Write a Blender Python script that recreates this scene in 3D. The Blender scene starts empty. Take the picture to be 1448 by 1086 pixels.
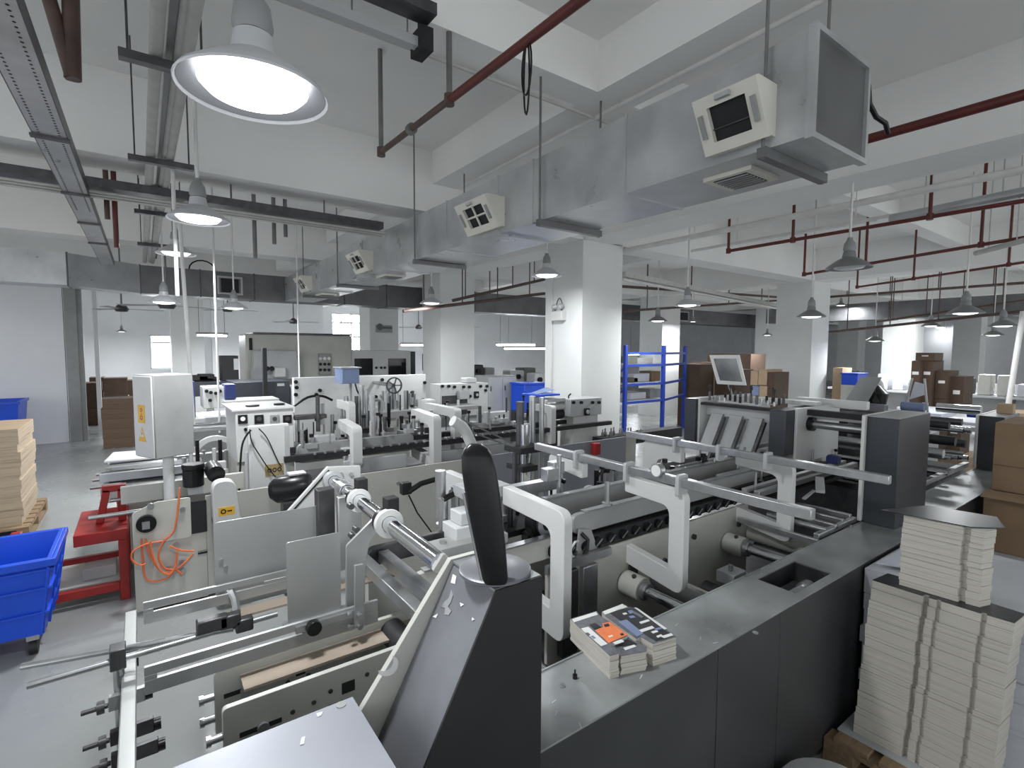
import bpy, bmesh, math, random
from mathutils import Vector, Matrix
random.seed(7)
C = bpy.context.scene.collection
SC = bpy.context.scene
PI = math.pi

# ------------------------------------------------------------------ camera
F_PX, W_PX, H_PX = 727.34, 1448, 1086
EYE = 1.9
def _rot(yaw, p, r):
    Ry = Matrix(((math.cos(yaw), 0, math.sin(yaw)), (0, 1, 0), (-math.sin(yaw), 0, math.cos(yaw))))
    Rx = Matrix(((1, 0, 0), (0, math.cos(p), -math.sin(p)), (0, math.sin(p), math.cos(p))))
    Rz = Matrix(((math.cos(r), -math.sin(r), 0), (math.sin(r), math.cos(r), 0), (0, 0, 1)))
    return Rz @ Rx @ Ry
RM = _rot(math.radians(-35.928), math.radians(3.857), math.radians(0.2915))
def _row(i): return Vector((RM[i][0], RM[i][2], -RM[i][1]))
cam_d = bpy.data.cameras.new('camera')
cam = bpy.data.objects.new('camera', cam_d); C.objects.link(cam)
cam_d.sensor_width = 36.0; cam_d.lens = F_PX / W_PX * 36.0; cam_d.clip_start = 0.02; cam_d.clip_end = 200
r_, u_, f_ = _row(0), -_row(1), _row(2)
cam.matrix_world = Matrix(((r_.x, u_.x, -f_.x, 0), (r_.y, u_.y, -f_.y, 0), (r_.z, u_.z, -f_.z, EYE), (0, 0, 0, 1)))
SC.camera = cam
# survey: a sight line of the photograph met with a real plane of the room (metres)
def _ray(px, py): return _row(0) * ((px - 724) / F_PX) + _row(1) * ((py - 543) / F_PX) + _row(2)
_E = Vector((0, 0, EYE))
def Pz(px, py, z): d = _ray(px, py); return _E + d * ((z - EYE) / d.z)
def Px(px, py, x): d = _ray(px, py); return _E + d * (x / d.x)
def Py(px, py, y): d = _ray(px, py); return _E + d * (y / d.y)

# ------------------------------------------------------------------ materials
MATS = {}
def mat(name, col, rough=0.5, metal=0.0, var=0.12, scale=6.0, bump=0.0, emit=None, estr=0.0, stretch=None, spec=0.5, rvar=0.0):
    m = bpy.data.materials.new(name); m.use_nodes = True
    nt = m.node_tree; b = nt.nodes['Principled BSDF']
    b.inputs['Roughness'].default_value = rough; b.inputs['Metallic'].default_value = metal
    b.inputs['Specular IOR Level'].default_value = spec
    c = (col[0], col[1], col[2], 1)
    tc = nt.nodes.new('ShaderNodeTexCoord'); nz = nt.nodes.new('ShaderNodeTexNoise')
    nz.inputs['Scale'].default_value = scale; nz.inputs['Detail'].default_value = 5
    if stretch:
        mp = nt.nodes.new('ShaderNodeMapping'); mp.inputs['Scale'].default_value = stretch
        nt.links.new(tc.outputs['Object'], mp.inputs['Vector']); nt.links.new(mp.outputs['Vector'], nz.inputs['Vector'])
    else:
        nt.links.new(tc.outputs['Object'], nz.inputs['Vector'])
    rp = nt.nodes.new('ShaderNodeValToRGB')
    rp.color_ramp.elements[0].position = 0.3; rp.color_ramp.elements[1].position = 0.7
    lo = tuple(max(0, v * (1 - var)) for v in col); hi = tuple(min(1, v * (1 + var)) for v in col)
    rp.color_ramp.elements[0].color = (*lo, 1); rp.color_ramp.elements[1].color = (*hi, 1)
    nt.links.new(nz.outputs['Fac'], rp.inputs['Fac']); nt.links.new(rp.outputs['Color'], b.inputs['Base Color'])
    if rvar:
        mr = nt.nodes.new('ShaderNodeMapRange'); mr.inputs['To Min'].default_value = max(0.03, rough - rvar); mr.inputs['To Max'].default_value = rough + rvar
        mr.inputs['From Min'].default_value = 0.3; mr.inputs['From Max'].default_value = 0.7
        nt.links.new(nz.outputs['Fac'], mr.inputs['Value']); nt.links.new(mr.outputs['Result'], b.inputs['Roughness'])
    if bump:
        bp = nt.nodes.new('ShaderNodeBump'); bp.inputs['Strength'].default_value = bump; bp.inputs['Distance'].default_value = 0.01
        nt.links.new(nz.outputs['Fac'], bp.inputs['Height']); nt.links.new(bp.outputs['Normal'], b.inputs['Normal'])
    if emit:
        b.inputs['Emission Color'].default_value = (*emit, 1); b.inputs['Emission Strength'].default_value = estr
    MATS[name] = m
    return m
def stack_mat(name, col, line, freq, thick=0.5):
    """cut edges of stacked board: thin level lines and a few darker courses"""
    m = bpy.data.materials.new(name); m.use_nodes = True
    nt = m.node_tree; b = nt.nodes['Principled BSDF']; b.inputs['Roughness'].default_value = 0.85
    tc = nt.nodes.new('ShaderNodeTexCoord')
    mp = nt.nodes.new('ShaderNodeMapping'); mp.inputs['Scale'].default_value = (0.6, 0.6, freq)
    nz = nt.nodes.new('ShaderNodeTexNoise'); nz.inputs['Scale'].default_value = 1.0; nz.inputs['Detail'].default_value = 6; nz.inputs['Roughness'].default_value = 0.75
    nt.links.new(tc.outputs['Object'], mp.inputs['Vector']); nt.links.new(mp.outputs['Vector'], nz.inputs['Vector'])
    rp = nt.nodes.new('ShaderNodeValToRGB')
    e = rp.color_ramp.elements; e[0].position = 0.30; e[0].color = (*line, 1); e[1].position = 0.46; e[1].color = (*col, 1)
    x = e.new(0.75); x.color = (*[min(1, v * 1.12) for v in col], 1)
    nt.links.new(nz.outputs['Fac'], rp.inputs['Fac']); nt.links.new(rp.outputs['Color'], b.inputs['Base Color'])
    bp = nt.nodes.new('ShaderNodeBump'); bp.inputs['Strength'].default_value = thick; bp.inputs['Distance'].default_value = 0.004
    nt.links.new(nz.outputs['Fac'], bp.inputs['Height']); nt.links.new(bp.outputs['Normal'], b.inputs['Normal'])
    MATS[name] = m; return m
mat('wall_paint', (0.80, 0.81, 0.83), 0.75, var=0.04, scale=1.2)
mat('ceiling_paint', (0.80, 0.80, 0.78), 0.85, var=0.05, scale=0.8)
mat('column_paint', (0.70, 0.71, 0.70), 0.7, var=0.04, scale=1.5)
mat('floor_epoxy', (0.30, 0.31, 0.305), 0.26, var=0.10, scale=0.9, rvar=0.08)
mat('cream', (0.46, 0.46, 0.425), 0.42, var=0.06, scale=4)
mat('white_enamel', (0.58, 0.585, 0.575), 0.38, var=0.04, scale=4)
mat('grey_enamel', (0.29, 0.295, 0.29), 0.42, var=0.10, scale=5)
mat('light_enamel', (0.42, 0.43, 0.44), 0.36, var=0.06, scale=3)
mat('slate', (0.030, 0.034, 0.042), 0.40, var=0.12, scale=4)
mat('slate_brown', (0.052, 0.047, 0.042), 0.35, var=0.15, scale=3)
mat('panel_dark', (0.032, 0.034, 0.036), 0.42, var=0.18, scale=3)
mat('worktop_metal', (0.35, 0.365, 0.37), 0.34, metal=0.5, var=0.34, scale=3.5, rvar=0.10)  # broad tone patches stand for both sheen and scratches
mat('console_paint', (0.17, 0.175, 0.19), 0.36, metal=0.2, var=0.16, scale=5)
mat('console_black', (0.011, 0.0115, 0.012), 0.45, var=0.2, scale=6)
mat('sheet_blue_grey', (0.29, 0.30, 0.335), 0.4, metal=0.3, var=0.08, scale=3)
mat('plate_alu', (0.42, 0.43, 0.425), 0.34, metal=0.6, var=0.08, scale=2)
mat('steel', (0.46, 0.47, 0.48), 0.30, metal=0.85, var=0.15, scale=12)
mat('steel_dark', (0.095, 0.095, 0.10), 0.38, metal=0.7, var=0.25, scale=14)
mat('chrome', (0.80, 0.81, 0.83), 0.10, metal=1.0, var=0.04, scale=8)
mat('black_plastic', (0.009, 0.009, 0.0095), 0.30, var=0.2, scale=8, spec=0.3)
mat('black_matte', (0.011, 0.011, 0.012), 0.7, var=0.2, scale=8)
mat('rubber', (0.014, 0.014, 0.015), 0.6, var=0.2, scale=20)
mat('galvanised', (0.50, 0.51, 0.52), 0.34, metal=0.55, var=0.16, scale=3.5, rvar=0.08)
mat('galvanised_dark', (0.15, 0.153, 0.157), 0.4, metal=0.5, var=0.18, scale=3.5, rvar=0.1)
mat('vent_frame', (0.66, 0.64, 0.58), 0.5, var=0.05)
mat('pipe_red', (0.105, 0.016, 0.014), 0.45, var=0.2, scale=8)
mat('pipe_brown', (0.085, 0.05, 0.042), 0.5, var=0.3, scale=8)
mat('pipe_grey', (0.17, 0.17, 0.165), 0.5, metal=0.3, var=0.2, scale=8)
mat('pipe_white', (0.66, 0.66, 0.64), 0.5, var=0.08, scale=8)
mat('conduit', (0.47, 0.465, 0.44), 0.55, var=0.12, scale=8)
mat('red_paint', (0.36, 0.022, 0.018), 0.36, var=0.16, scale=6)
mat('blue_plastic', (0.008, 0.075, 0.62), 0.35, var=0.08, scale=4)
mat('blue_rack', (0.012, 0.045, 0.33), 0.4, var=0.1)
mat('blue_steel', (0.17, 0.22, 0.36), 0.45, var=0.08)
mat('blue_deep', (0.02, 0.035, 0.16), 0.45, var=0.1)
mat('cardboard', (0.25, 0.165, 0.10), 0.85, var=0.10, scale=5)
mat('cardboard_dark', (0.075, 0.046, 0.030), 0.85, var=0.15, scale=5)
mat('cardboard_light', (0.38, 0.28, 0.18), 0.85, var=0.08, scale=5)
mat('wood', (0.25, 0.17, 0.10), 0.8, var=0.25, scale=5, stretch=(1, 8, 8))
mat('belt_tan', (0.30, 0.25, 0.20), 0.8, var=0.06, scale=8)
mat('paper', (0.56, 0.57, 0.60), 0.8, var=0.04, scale=3)
mat('paper_cool', (0.52, 0.54, 0.60), 0.75, var=0.04, scale=3)
mat('print_black', (0.020, 0.021, 0.024), 0.28, var=0.3, scale=30)
mat('print_grey', (0.12, 0.125, 0.14), 0.4, var=0.3, scale=40)
mat('print_orange', (0.78, 0.20, 0.07), 0.5, var=0.1, scale=40)
mat('print_white', (0.72, 0.72, 0.70), 0.5, var=0.05)
mat('tag_yellow', (0.75, 0.42, 0.03), 0.5, var=0.05)
mat('tag_faded', (0.36, 0.27, 0.13), 0.6, var=0.2, scale=30)
mat('cable_orange', (0.70, 0.16, 0.05), 0.45, var=0.08)
mat('bottle_grey', (0.17, 0.17, 0.17), 0.35, metal=0.6, var=0.2)
mat('glass_dark', (0.012, 0.013, 0.014), 0.08, var=0.05)
mat('mirror_grey', (0.16, 0.165, 0.165), 0.12, metal=0.6, var=0.25, scale=5)
mat('shade_metal', (0.24, 0.245, 0.25), 0.4, metal=0.5, var=0.1)
mat('shade_lit', (0.52, 0.53, 0.55), 0.4, metal=0.2, var=0.06)  # paler copy of the shade for lit lamps, their glare in its colour
mat('shade_inner', (0.22, 0.225, 0.24), 0.4, var=0.03)
mat('socket_grey', (0.26, 0.265, 0.27), 0.5, var=0.1)
mat('lamp_glow', (1, 1, 1), 0.4, emit=(0.97, 0.985, 1.0), estr=3.0)
mat('lamp_dim', (1, 1, 1), 0.4, emit=(0.97, 0.985, 1.0), estr=2.0)
mat('tube_glow', (1, 1, 1), 0.4, emit=(0.93, 0.96, 1.0), estr=30.0)
mat('window_glow', (1, 1, 1), 0.4, emit=(0.93, 0.97, 1.0), estr=9.0)
mat('lens_off', (0.55, 0.56, 0.58), 0.2, var=0.03)
mat('cloth_white', (0.56, 0.57, 0.575), 0.8, var=0.05, bump=0.2)
mat('olive', (0.10, 0.11, 0.09), 0.6, var=0.15)
stack_mat('board_edges', (0.48, 0.455, 0.41), (0.20, 0.185, 0.16), 110)
stack_mat('white_edges', (0.52, 0.535, 0.57), (0.40, 0.41, 0.44), 60)
stack_mat('tan_edges', (0.44, 0.35, 0.255), (0.20, 0.145, 0.095), 45)
stack_mat('brown_edges', (0.15, 0.10, 0.068), (0.08, 0.05, 0.035), 18)

# ------------------------------------------------------------------ mesh building
class MB:
    def __init__(s): s.bm = bmesh.new()
    def faces(s, pts, fs):
        v = [s.bm.verts.new(p) for p in pts]
        for f in fs:
            try: s.bm.faces.new([v[i] for i in f])
            except ValueError: pass
        return s
    def box(s, x0, x1, y0, y1, z0, z1):
        x0, x1 = sorted((x0, x1)); y0, y1 = sorted((y0, y1)); z0, z1 = sorted((z0, z1))
        p = [(x, y, z) for x in (x0, x1) for y in (y0, y1) for z in (z0, z1)]
        return s.faces(p, [(0, 1, 3, 2), (4, 6, 7, 5), (0, 4, 5, 1), (2, 3, 7, 6), (0, 2, 6, 4), (1, 5, 7, 3)])
    def obox(s, c, sx, sy, sz, rot=None):
        R = rot or Matrix.Identity(3); c = Vector(c)
        p = [c + R @ Vector((a * sx / 2, b * sy / 2, d * sz / 2)) for a in (-1, 1) for b in (-1, 1) for d in (-1, 1)]
        return s.faces(p, [(0, 1, 3, 2), (4, 6, 7, 5), (0, 4, 5, 1), (2, 3, 7, 6), (0, 2, 6, 4), (1, 5, 7, 3)])
    def bar(s, a, b, w, h):
        """square bar from a to b, w across, h tall"""
        a, b = Vector(a), Vector(b); d = (b - a); L = d.length; d.normalize()
        up = Vector((0, 0, 1)) if abs(d.z) < 0.95 else Vector((0, 1, 0))
        sd = d.cross(up).normalized(); up = sd.cross(d)
        R = Matrix((d, sd, up)).transposed()
        return s.obox((a + b) / 2, L, w, h, R)
    def cyl(s, a, b, r, n=16, r2=None):
        a, b = Vector(a), Vector(b); d = (b - a).normalized()
        t = Vector((0, 0, 1)) if abs(d.z) < 0.9 else Vector((1, 0, 0))
        u = d.cross(t).normalized(); w = d.cross(u); r2 = r if r2 is None else r2
        c0 = [s.bm.verts.new(a + (u * math.cos(2 * PI * i / n) + w * math.sin(2 * PI * i / n)) * r) for i in range(n)]
        c1 = [s.bm.verts.new(b + (u * math.cos(2 * PI * i / n) + w * math.sin(2 * PI * i / n)) * r2) for i in range(n)]
        for i in range(n): s.bm.faces.new((c0[i], c0[(i + 1) % n], c1[(i + 1) % n], c1[i]))
        s.bm.faces.new(c0[::-1]); s.bm.faces.new(c1); return s
    def ring(s, a, b, ro, ri, n=24):
        a, b = Vector(a), Vector(b); d = (b - a).normalized()
        t = Vector((0, 0, 1)) if abs(d.z) < 0.9 else Vector((1, 0, 0))
        u = d.cross(t).normalized(); w = d.cross(u)
        L = []
        for p, r in ((a, ri), (a, ro), (b, ro), (b, ri)):
            L.append([s.bm.verts.new(p + (u * math.cos(2 * PI * i / n) + w * math.sin(2 * PI * i / n)) * r) for i in range(n)])
        for k in range(4):
            A, B = L[k], L[(k + 1) % 4]
            for i in range(n): s.bm.faces.new((A[i], A[(i + 1) % n], B[(i + 1) % n], B[i]))
        return s
    def lathe(s, c, prof, n=28, axis=None):
        """profile (radius, height) turned about axis through c"""
        c = Vector(c); d = Vector(axis).normalized() if axis else Vector((0, 0, 1))
        t = Vector((1, 0, 0)) if abs(d.x) < 0.9 else Vector((0, 1, 0))
        u = d.cross(t).normalized(); w = d.cross(u)
        rows = []
        for r, h in prof:
            if r < 1e-5: rows.append([s.bm.verts.new(c + d * h)])
            else: rows.append([s.bm.verts.new(c + d * h + (u * math.cos(2 * PI * i / n) + w * math.sin(2 * PI * i / n)) * r) for i in range(n)])
        for A, B in zip(rows, rows[1:]):
            for i in range(n):
                j = (i + 1) % n
                if len(A) == 1 and len(B) == 1: continue
                if len(A) == 1: s.bm.faces.new((A[0], B[j], B[i]))
                elif len(B) == 1: s.bm.faces.new((A[i], A[j], B[0]))
                else: s.bm.faces.new((A[i], A[j], B[j], B[i]))
        return s
    def tube(s, pts, r, n=8):
        pts = [Vector(p) for p in pts]; prev = None; rows = []
        for i, p in enumerate(pts):
            d = (pts[min(i + 1, len(pts) - 1)] - pts[max(i - 1, 0)]).normalized()
            if prev is None:
                t = Vector((0, 0, 1)) if abs(d.z) < 0.9 else Vector((1, 0, 0))
                u = d.cross(t).normalized()
            else:
                u = (prev - d * prev.dot(d)).normalized()
            prev = u; w = d.cross(u)
            rows.append([s.bm.verts.new(p + (u * math.cos(2 * PI * k / n) + w * math.sin(2 * PI * k / n)) * r) for k in range(n)])
        for A, B in zip(rows, rows[1:]):
            for k in range(n): s.bm.faces.new((A[k], A[(k + 1) % n], B[(k + 1) % n], B[k]))
        s.bm.faces.new(rows[0][::-1]); s.bm.faces.new(rows[-1]); return s
    def prism(s, poly, axis, a, b):
        """polygon in the plane across axis ('x': (y,z), 'y': (x,z), 'z': (x,y)) from a to b"""
        def P(q, t): return (t, q[0], q[1]) if axis == 'x' else (q[0], t, q[1]) if axis == 'y' else (q[0], q[1], t)
        A = [s.bm.verts.new(P(q, a)) for q in poly]; B = [s.bm.verts.new(P(q, b)) for q in poly]; n = len(poly)
        s.bm.faces.new(A); s.bm.faces.new(B[::-1])
        for i in range(n): s.bm.faces.new((A[i], B[i], B[(i + 1) % n], A[(i + 1) % n]))
        return s
    def build(s, name, m, parent=None, bevel=0.0, seg=2, smooth=True):
        bm = s.bm
        bmesh.ops.recalc_face_normals(bm, faces=bm.faces[:])
        off = Vector((0, 0, 0)); q = parent
        while q is not None: off += q.location; q = q.parent
        if parent is None:
            xs = [v.co for v in bm.verts]
            lo = Vector((min(v.x for v in xs), min(v.y for v in xs), min(v.z for v in xs))); hi = Vector((max(v.x for v in xs), max(v.y for v in xs), max(v.z for v in xs)))
            off = Vector(((lo.x + hi.x) / 2, (lo.y + hi.y) / 2, lo.z))
        bmesh.ops.translate(bm, verts=bm.verts[:], vec=-off)
        me = bpy.data.meshes.new(name); bm.to_mesh(me); bm.free()
        if smooth:
            me.polygons.foreach_set('use_smooth', [True] * len(me.polygons))
            me.set_sharp_from_angle(angle=math.radians(38))
        me.materials.append(MATS[m] if isinstance(m, str) else m)
        o = bpy.data.objects.new(name, me); C.objects.link(o)
        if parent is None: o.location = off
        else: o.parent = parent
        if bevel:
            md = o.modifiers.new('edge', 'BEVEL'); md.width = bevel; md.segments = seg; md.limit_method = 'ANGLE'; md.angle_limit = math.radians(40)
            md.harden_normals = False
        return o
def rpoly(pts, r, n=4):
    """round the corners of a polygon"""
    out = []; N = len(pts)
    for i in range(N):
        p = Vector(pts[i]); a = Vector(pts[i - 1]) - p; b = Vector(pts[(i + 1) % N]) - p
        ri = r[i] if isinstance(r, (list, tuple)) else r
        k = min(ri, a.length * 0.48, b.length * 0.48)
        if k < 1e-4: out.append(tuple(p)); continue
        A = p + a.normalized() * k; B = p + b.normalized() * k
        for j in range(n + 1):
            t = j / n; out.append(tuple(A * (1 - t) ** 2 + p * 2 * t * (1 - t) + B * t ** 2))
    return out
def rect(a0, a1, b0, b1): return [(a0, b0), (a1, b0), (a1, b1), (a0, b1)]
def tag(o, label, cat, group=None):
    o['label'] = label; o['category'] = cat
    if group: o['group'] = group
    return o
def thing(name, label, cat, loc=(0, 0, 0), group=None):
    o = bpy.data.objects.new(name, None); C.objects.link(o); o.location = loc; o.empty_display_size = 0.1
    return tag(o, label, cat, group)
def struct(name, mb, m, bevel=0, parent=None, smooth=False):
    o = mb.build(name, m, parent, bevel, smooth=smooth)
    if parent is None: o['kind'] = 'structure'
    return o
def kids(o): return [c for c in C.objects if c.parent == o]
def copy_tree(o, loc=None, label=None, group=None, parent=None):
    c = o.copy(); C.objects.link(c)
    if parent is not None: c.parent = parent
    for ch in list(o.children): copy_tree(ch, parent=c)
    if loc is not None: c.location = loc
    if label: c['label'] = label
    if group: c['group'] = group
    return c
# ================================================================== SETTING
CEIL = 4.08
f = struct('floor', MB().box(-9, 36, -6, 24, -0.1, 0), 'floor_epoxy')
c = struct('ceiling', MB().box(-9, 36, -6, 24, CEIL, CEIL + 0.2), 'ceiling_paint')
def beam(x0, x1, y0, y1, z0): struct('ceiling_beam', MB().box(x0, x1, y0, y1, z0, CEIL + 0.01), 'ceiling_paint')
for y in (5.27, 9.25, 13.3, 17.3): beam(-9, 36, y, y + 0.45, 3.42)
for x in (5.05, 11.9, 18.3, 25.2): beam(x, x + 0.55, -6, 24, 3.421)
for x in (2.71, 8.5, 15.0, 22.0): beam(x, x + 0.38, -6, 24, 3.73)
for y in (2.72, -1.0): beam(-9, 36, y, y + 0.24, 3.731)
BEAMS_Y, BEAMS_X, SUB_X, SUB_Y = (5.27, 9.25, 13.3, 17.3), (5.05, 11.9, 18.3, 25.2), (2.71, 8.5, 15.0, 22.0), (2.72, -1.0)
def ceil_z(x, y):
    if any(b <= y <= b + 0.45 for b in BEAMS_Y) or any(b <= x <= b + 0.55 for b in BEAMS_X): return 3.42
    if any(b <= x <= b + 0.38 for b in SUB_X) or any(b <= y <= b + 0.24 for b in SUB_Y): return 3.73
    return CEIL
def column(x, y, w=0.8): struct('column', MB().box(x, x + w, y, y + w, 0, 3.43), 'column_paint')
for x, y in ((5.02, 5.27), (11.95, 5.31), (18.3, 5.3), (25.2, 5.3), (4.95, 9.3), (5.0, 13.35), (11.95, 9.3), (11.95, 13.35), (18.3, 9.3), (25.2, 9.3), (0.75, 17.4)):
    column(x, y)
# back wall with its two windows left open
YB = 20.0
w1 = (Py(213, 522, YB), Py(255, 474, YB)); w2 = (Py(470, 496, YB), Py(511, 444, YB))
def wall_with_holes(name, x0, x1, holes, y0, y1, z1):
    mb = MB(); xs = x0
    for (ax, az), (bx, bz) in holes:
        mb.box(xs, ax, y0, y1, 0, z1); mb.box(ax, bx, y0, y1, 0, az); mb.box(ax, bx, y0, y1, bz, z1); xs = bx
    mb.box(xs, x1, y0, y1, 0, z1)
    return struct(name, mb, 'wall_paint')
H1 = ((w1[0].x, w1[0].z), (w1[1].x, w1[1].z)); H2 = ((w2[0].x, w2[0].z), (w2[1].x, w2[1].z))
wall_with_holes('wall_back', -9, 36, [H1, H2], YB, YB + 0.2, CEIL)
for n, hh, cols, rows in ((1, H1, 1, (0.22,)), (2, H2, 3, (0.25, 0.62))):
    (ax, az), (bx, bz) = hh
    w = struct('window_%d' % n, MB().box(ax, bx, YB + 0.16, YB + 0.17, az, bz), 'window_glow')
    m = MB(); t = 0.05
    for q in (ax, bx - t): m.box(q, q + t, YB + 0.06, YB + 0.14, az, bz)
    for q in (az, bz - t): m.box(ax + t, bx - t, YB + 0.06, YB + 0.14, q, q + t)
    for i in range(1, cols): xx = ax + (bx - ax) * i / cols; m.box(xx - 0.02, xx + 0.02, YB + 0.07, YB + 0.13, az + t, bz - t)
    for q in rows: zz = bz - (bz - az) * q; m.box(ax + t, bx - t, YB + 0.071, YB + 0.131, zz - 0.03, zz + 0.03)
    m.build('window_frame', 'white_enamel', w)
struct('wall_left', MB().box(-9, -1.19, 13.5, 13.62, 0, 3.17), 'wall_paint')
struct('wall_right', MB().box(35.8, 36, -6, 24, 0, CEIL), 'wall_paint')
struct('wall_inner', MB().box(1.75, 4.95, 17.45, 17.6, 0, 3.43), 'wall_paint')
# grey steel upright at the end of the partition
struct('trim_1', MB().box(-1.17, -0.98, 13.45, 13.7, 0, 3.15).box(-0.98, -0.9, 13.5, 13.62, 0, 3.1), 'grey_enamel')
struct('trim_2', MB().box(-0.78, -0.70, 14.4, 14.5, 0, 3.4), 'wall_paint')

# ------------------------------------------------------------------ light
world = bpy.data.worlds.new('world'); SC.world = world; world.use_nodes = True
bg = world.node_tree.nodes['Background']; bg.inputs['Color'].default_value = (0.93, 0.97, 1.0, 1); bg.inputs['Strength'].default_value = 1.05
SC.view_settings.view_transform = 'Standard'; SC.view_settings.look = 'None'; SC.view_settings.gamma = 1.0
SC.view_settings.exposure = 0.68; SC.view_settings.use_curve_mapping = False
SC.cycles.max_bounces = 8; SC.cycles.diffuse_bounces = 5; SC.cycles.glossy_bounces = 4; SC.cycles.transmission_bounces = 2

# ------------------------------------------------------------------ pendant lamps
def make_lamp(label, group, lit=True, rod=1.3, D=0.42, glow='lamp_glow'):
    t = thing('pendant_lamp', label, 'lamp', (0, 0, 0), group)
    k = D / 0.42
    MB().cyl((0, 0, 0.30 * k), (0, 0, rod), 0.011, 10).build('rod', 'pipe_white', t)
    MB().lathe((0, 0, 0), [(0, 0.31 * k), (0.022 * k, 0.31 * k), (0.03 * k, 0.28 * k), (0.05 * k, 0.25 * k), (0.058 * k, 0.19 * k), (0.05 * k, 0.17 * k), (0, 0.17 * k)], 20).build('socket', 'socket_grey', t)
    s = MB().lathe((0, 0, 0), [(0.03 * k, 0.175 * k), (0.055 * k, 0.165 * k), (0.065 * k, 0.105 * k), (0.12 * k, 0.075 * k), (0.205 * k, 0.012 * k), (0.213 * k, 0.0), (0.210 * k, -0.006 * k), (0.203 * k, 0.004 * k), (0.118 * k, 0.064 * k), (0.06 * k, 0.08 * k), (0, 0.08 * k)], 36).build('shade', 'shade_lit' if lit == 1 else 'shade_metal', t)
    MB().lathe((0, 0, 0), [(0.2025 * k, 0.003 * k), (0.1175 * k, 0.063 * k), (0.0, 0.078 * k)], 36).build('reflector', 'shade_inner', s)
    MB().lathe((0, 0, 0), [(0, -0.022 * k), (0.07 * k, -0.019 * k), (0.13 * k, -0.006 * k), (0.152 * k, 0.016 * k), (0.148 * k, 0.034 * k), (0.118 * k, 0.058 * k), (0, 0.074 * k)], 32).build('diffuser', glow if lit else 'lens_off', t)
    return t
PG = 'white pendant lamps'
lamps = [
 # px, py of the rim, rim width in px, lit, label
 (360, 131, 222, 1, 'largest glowing pendant lamp, hanging high above the front machine'),
 (281, 311, 88, 1, 'glowing pendant lamp next behind the largest one, crossing the long tray'),
 (249, 359, 55, 1, 'third glowing pendant lamp of the row, under the bundle of conduits'),
 (232, 428, 45, 1, 'glowing pendant lamp behind a fan blade, above the small bright window'),
 (331, 436, 40, 1, 'glowing pendant lamp in front of the dark cross duct, left of its air vent'),
 (773, 390, 48, 1, 'glowing pendant lamp in front of the wide white column'),
 (610, 429, 36, 1, 'glowing pendant lamp below the middle of the dark cross duct'),
 (930, 454, 30, 2, 'dark shaded pendant lamp above the blue rack'),
 (972, 432, 40, 1, 'brightest pendant lamp between the two big columns'),
 (1200, 379, 65, 0, 'large grey pendant lamp below the end of the big duct'),
 (1147, 448, 42, 2, 'pendant lamp with dark shade in front of the second column'),
 (1189, 432, 17, 2, 'tiny pendant lamp just right of the second column top'),
 (1365, 443, 48, 2, 'wide flat pendant lamp with a long white rod near the right edge'),
 (1328, 440, 22, 2, 'small pendant lamp left of the wide flat one'),
 (1418, 461, 36, 2, 'upper of two overlapping pendant lamps at the right edge'),
 (1404, 474, 27, 2, 'lower of two overlapping pendant lamps at the right edge'),
 (1237, 482, 26, 2, 'small dark pendant lamp in front of the far column'),
 (1316, 461, 25, 2, 'small pendant lamp lower between the far columns'),
 (1275, 436, 15, 2, 'tiny dim pendant lamp over the far conduits'),
 (172, 469, 14, 2, 'tiny cone pendant lamp below the ceiling fan'),
 (980, 455, 12, 2, 'tiny distant pendant lamp behind the brightest one'),
 (1085, 474, 15, 2, 'distant pendant lamp under the far duct left of the second column')]
protos = {}
for i, (px, py, w, lit, lb) in enumerate(lamps):
    dep = F_PX * 0.42 / w
    p = _E + _ray(px, py) * dep
    DD0 = 0.37
    if dep > 14:
        k = 14 / dep; p = _E + _ray(px, py) * 14; DD = 0.37 * k
    else: DD = 0.37
    t = make_lamp(lb, PG, lit, ceil_z(p.x, p.y) - p.z, DD, 'lamp_glow' if lit == 1 else 'lamp_dim')
    t.location = p
    if lit:
        ld = bpy.data.lights.new('lamp_light', 'AREA'); ld.shape = 'DISK'; ld.size = 0.28 * DD / 0.42; ld.energy = (20, 34, 34, 30, 30, 20, 30, 20, 26)[i] if i < 9 else (12 if p.length < 12 else 34); ld.color = (0.95, 0.975, 1.0); ld.spread = PI
        lo = bpy.data.objects.new('lamp_light', ld); C.objects.link(lo); lo.parent = t; lo.location = (0, 0, -0.03)
# the cage lamp at the far left, not lit
t = thing('cage_lamp', 'unlit caged pendant lamp at the far left under the long tray', 'lamp', Pz(22, 342, 2.95))
MB().cyl((0, 0, 0.12), (0, 0, CEIL - 2.95), 0.016, 10).build('rod', 'pipe_grey', t)
MB().lathe((0, 0, 0), [(0, 0.16), (0.05, 0.15), (0.06, 0.08), (0.10, 0.06), (0.24, 0.03), (0.25, 0.0), (0.22, -0.012), (0, -0.012)], 28).build('shade', 'shade_metal', t)
MB().lathe((0, 0, 0), [(0, -0.06), (0.16, -0.045), (0.21, -0.012), (0, -0.012)], 28).build('lens', 'lens_off', t)

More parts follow.
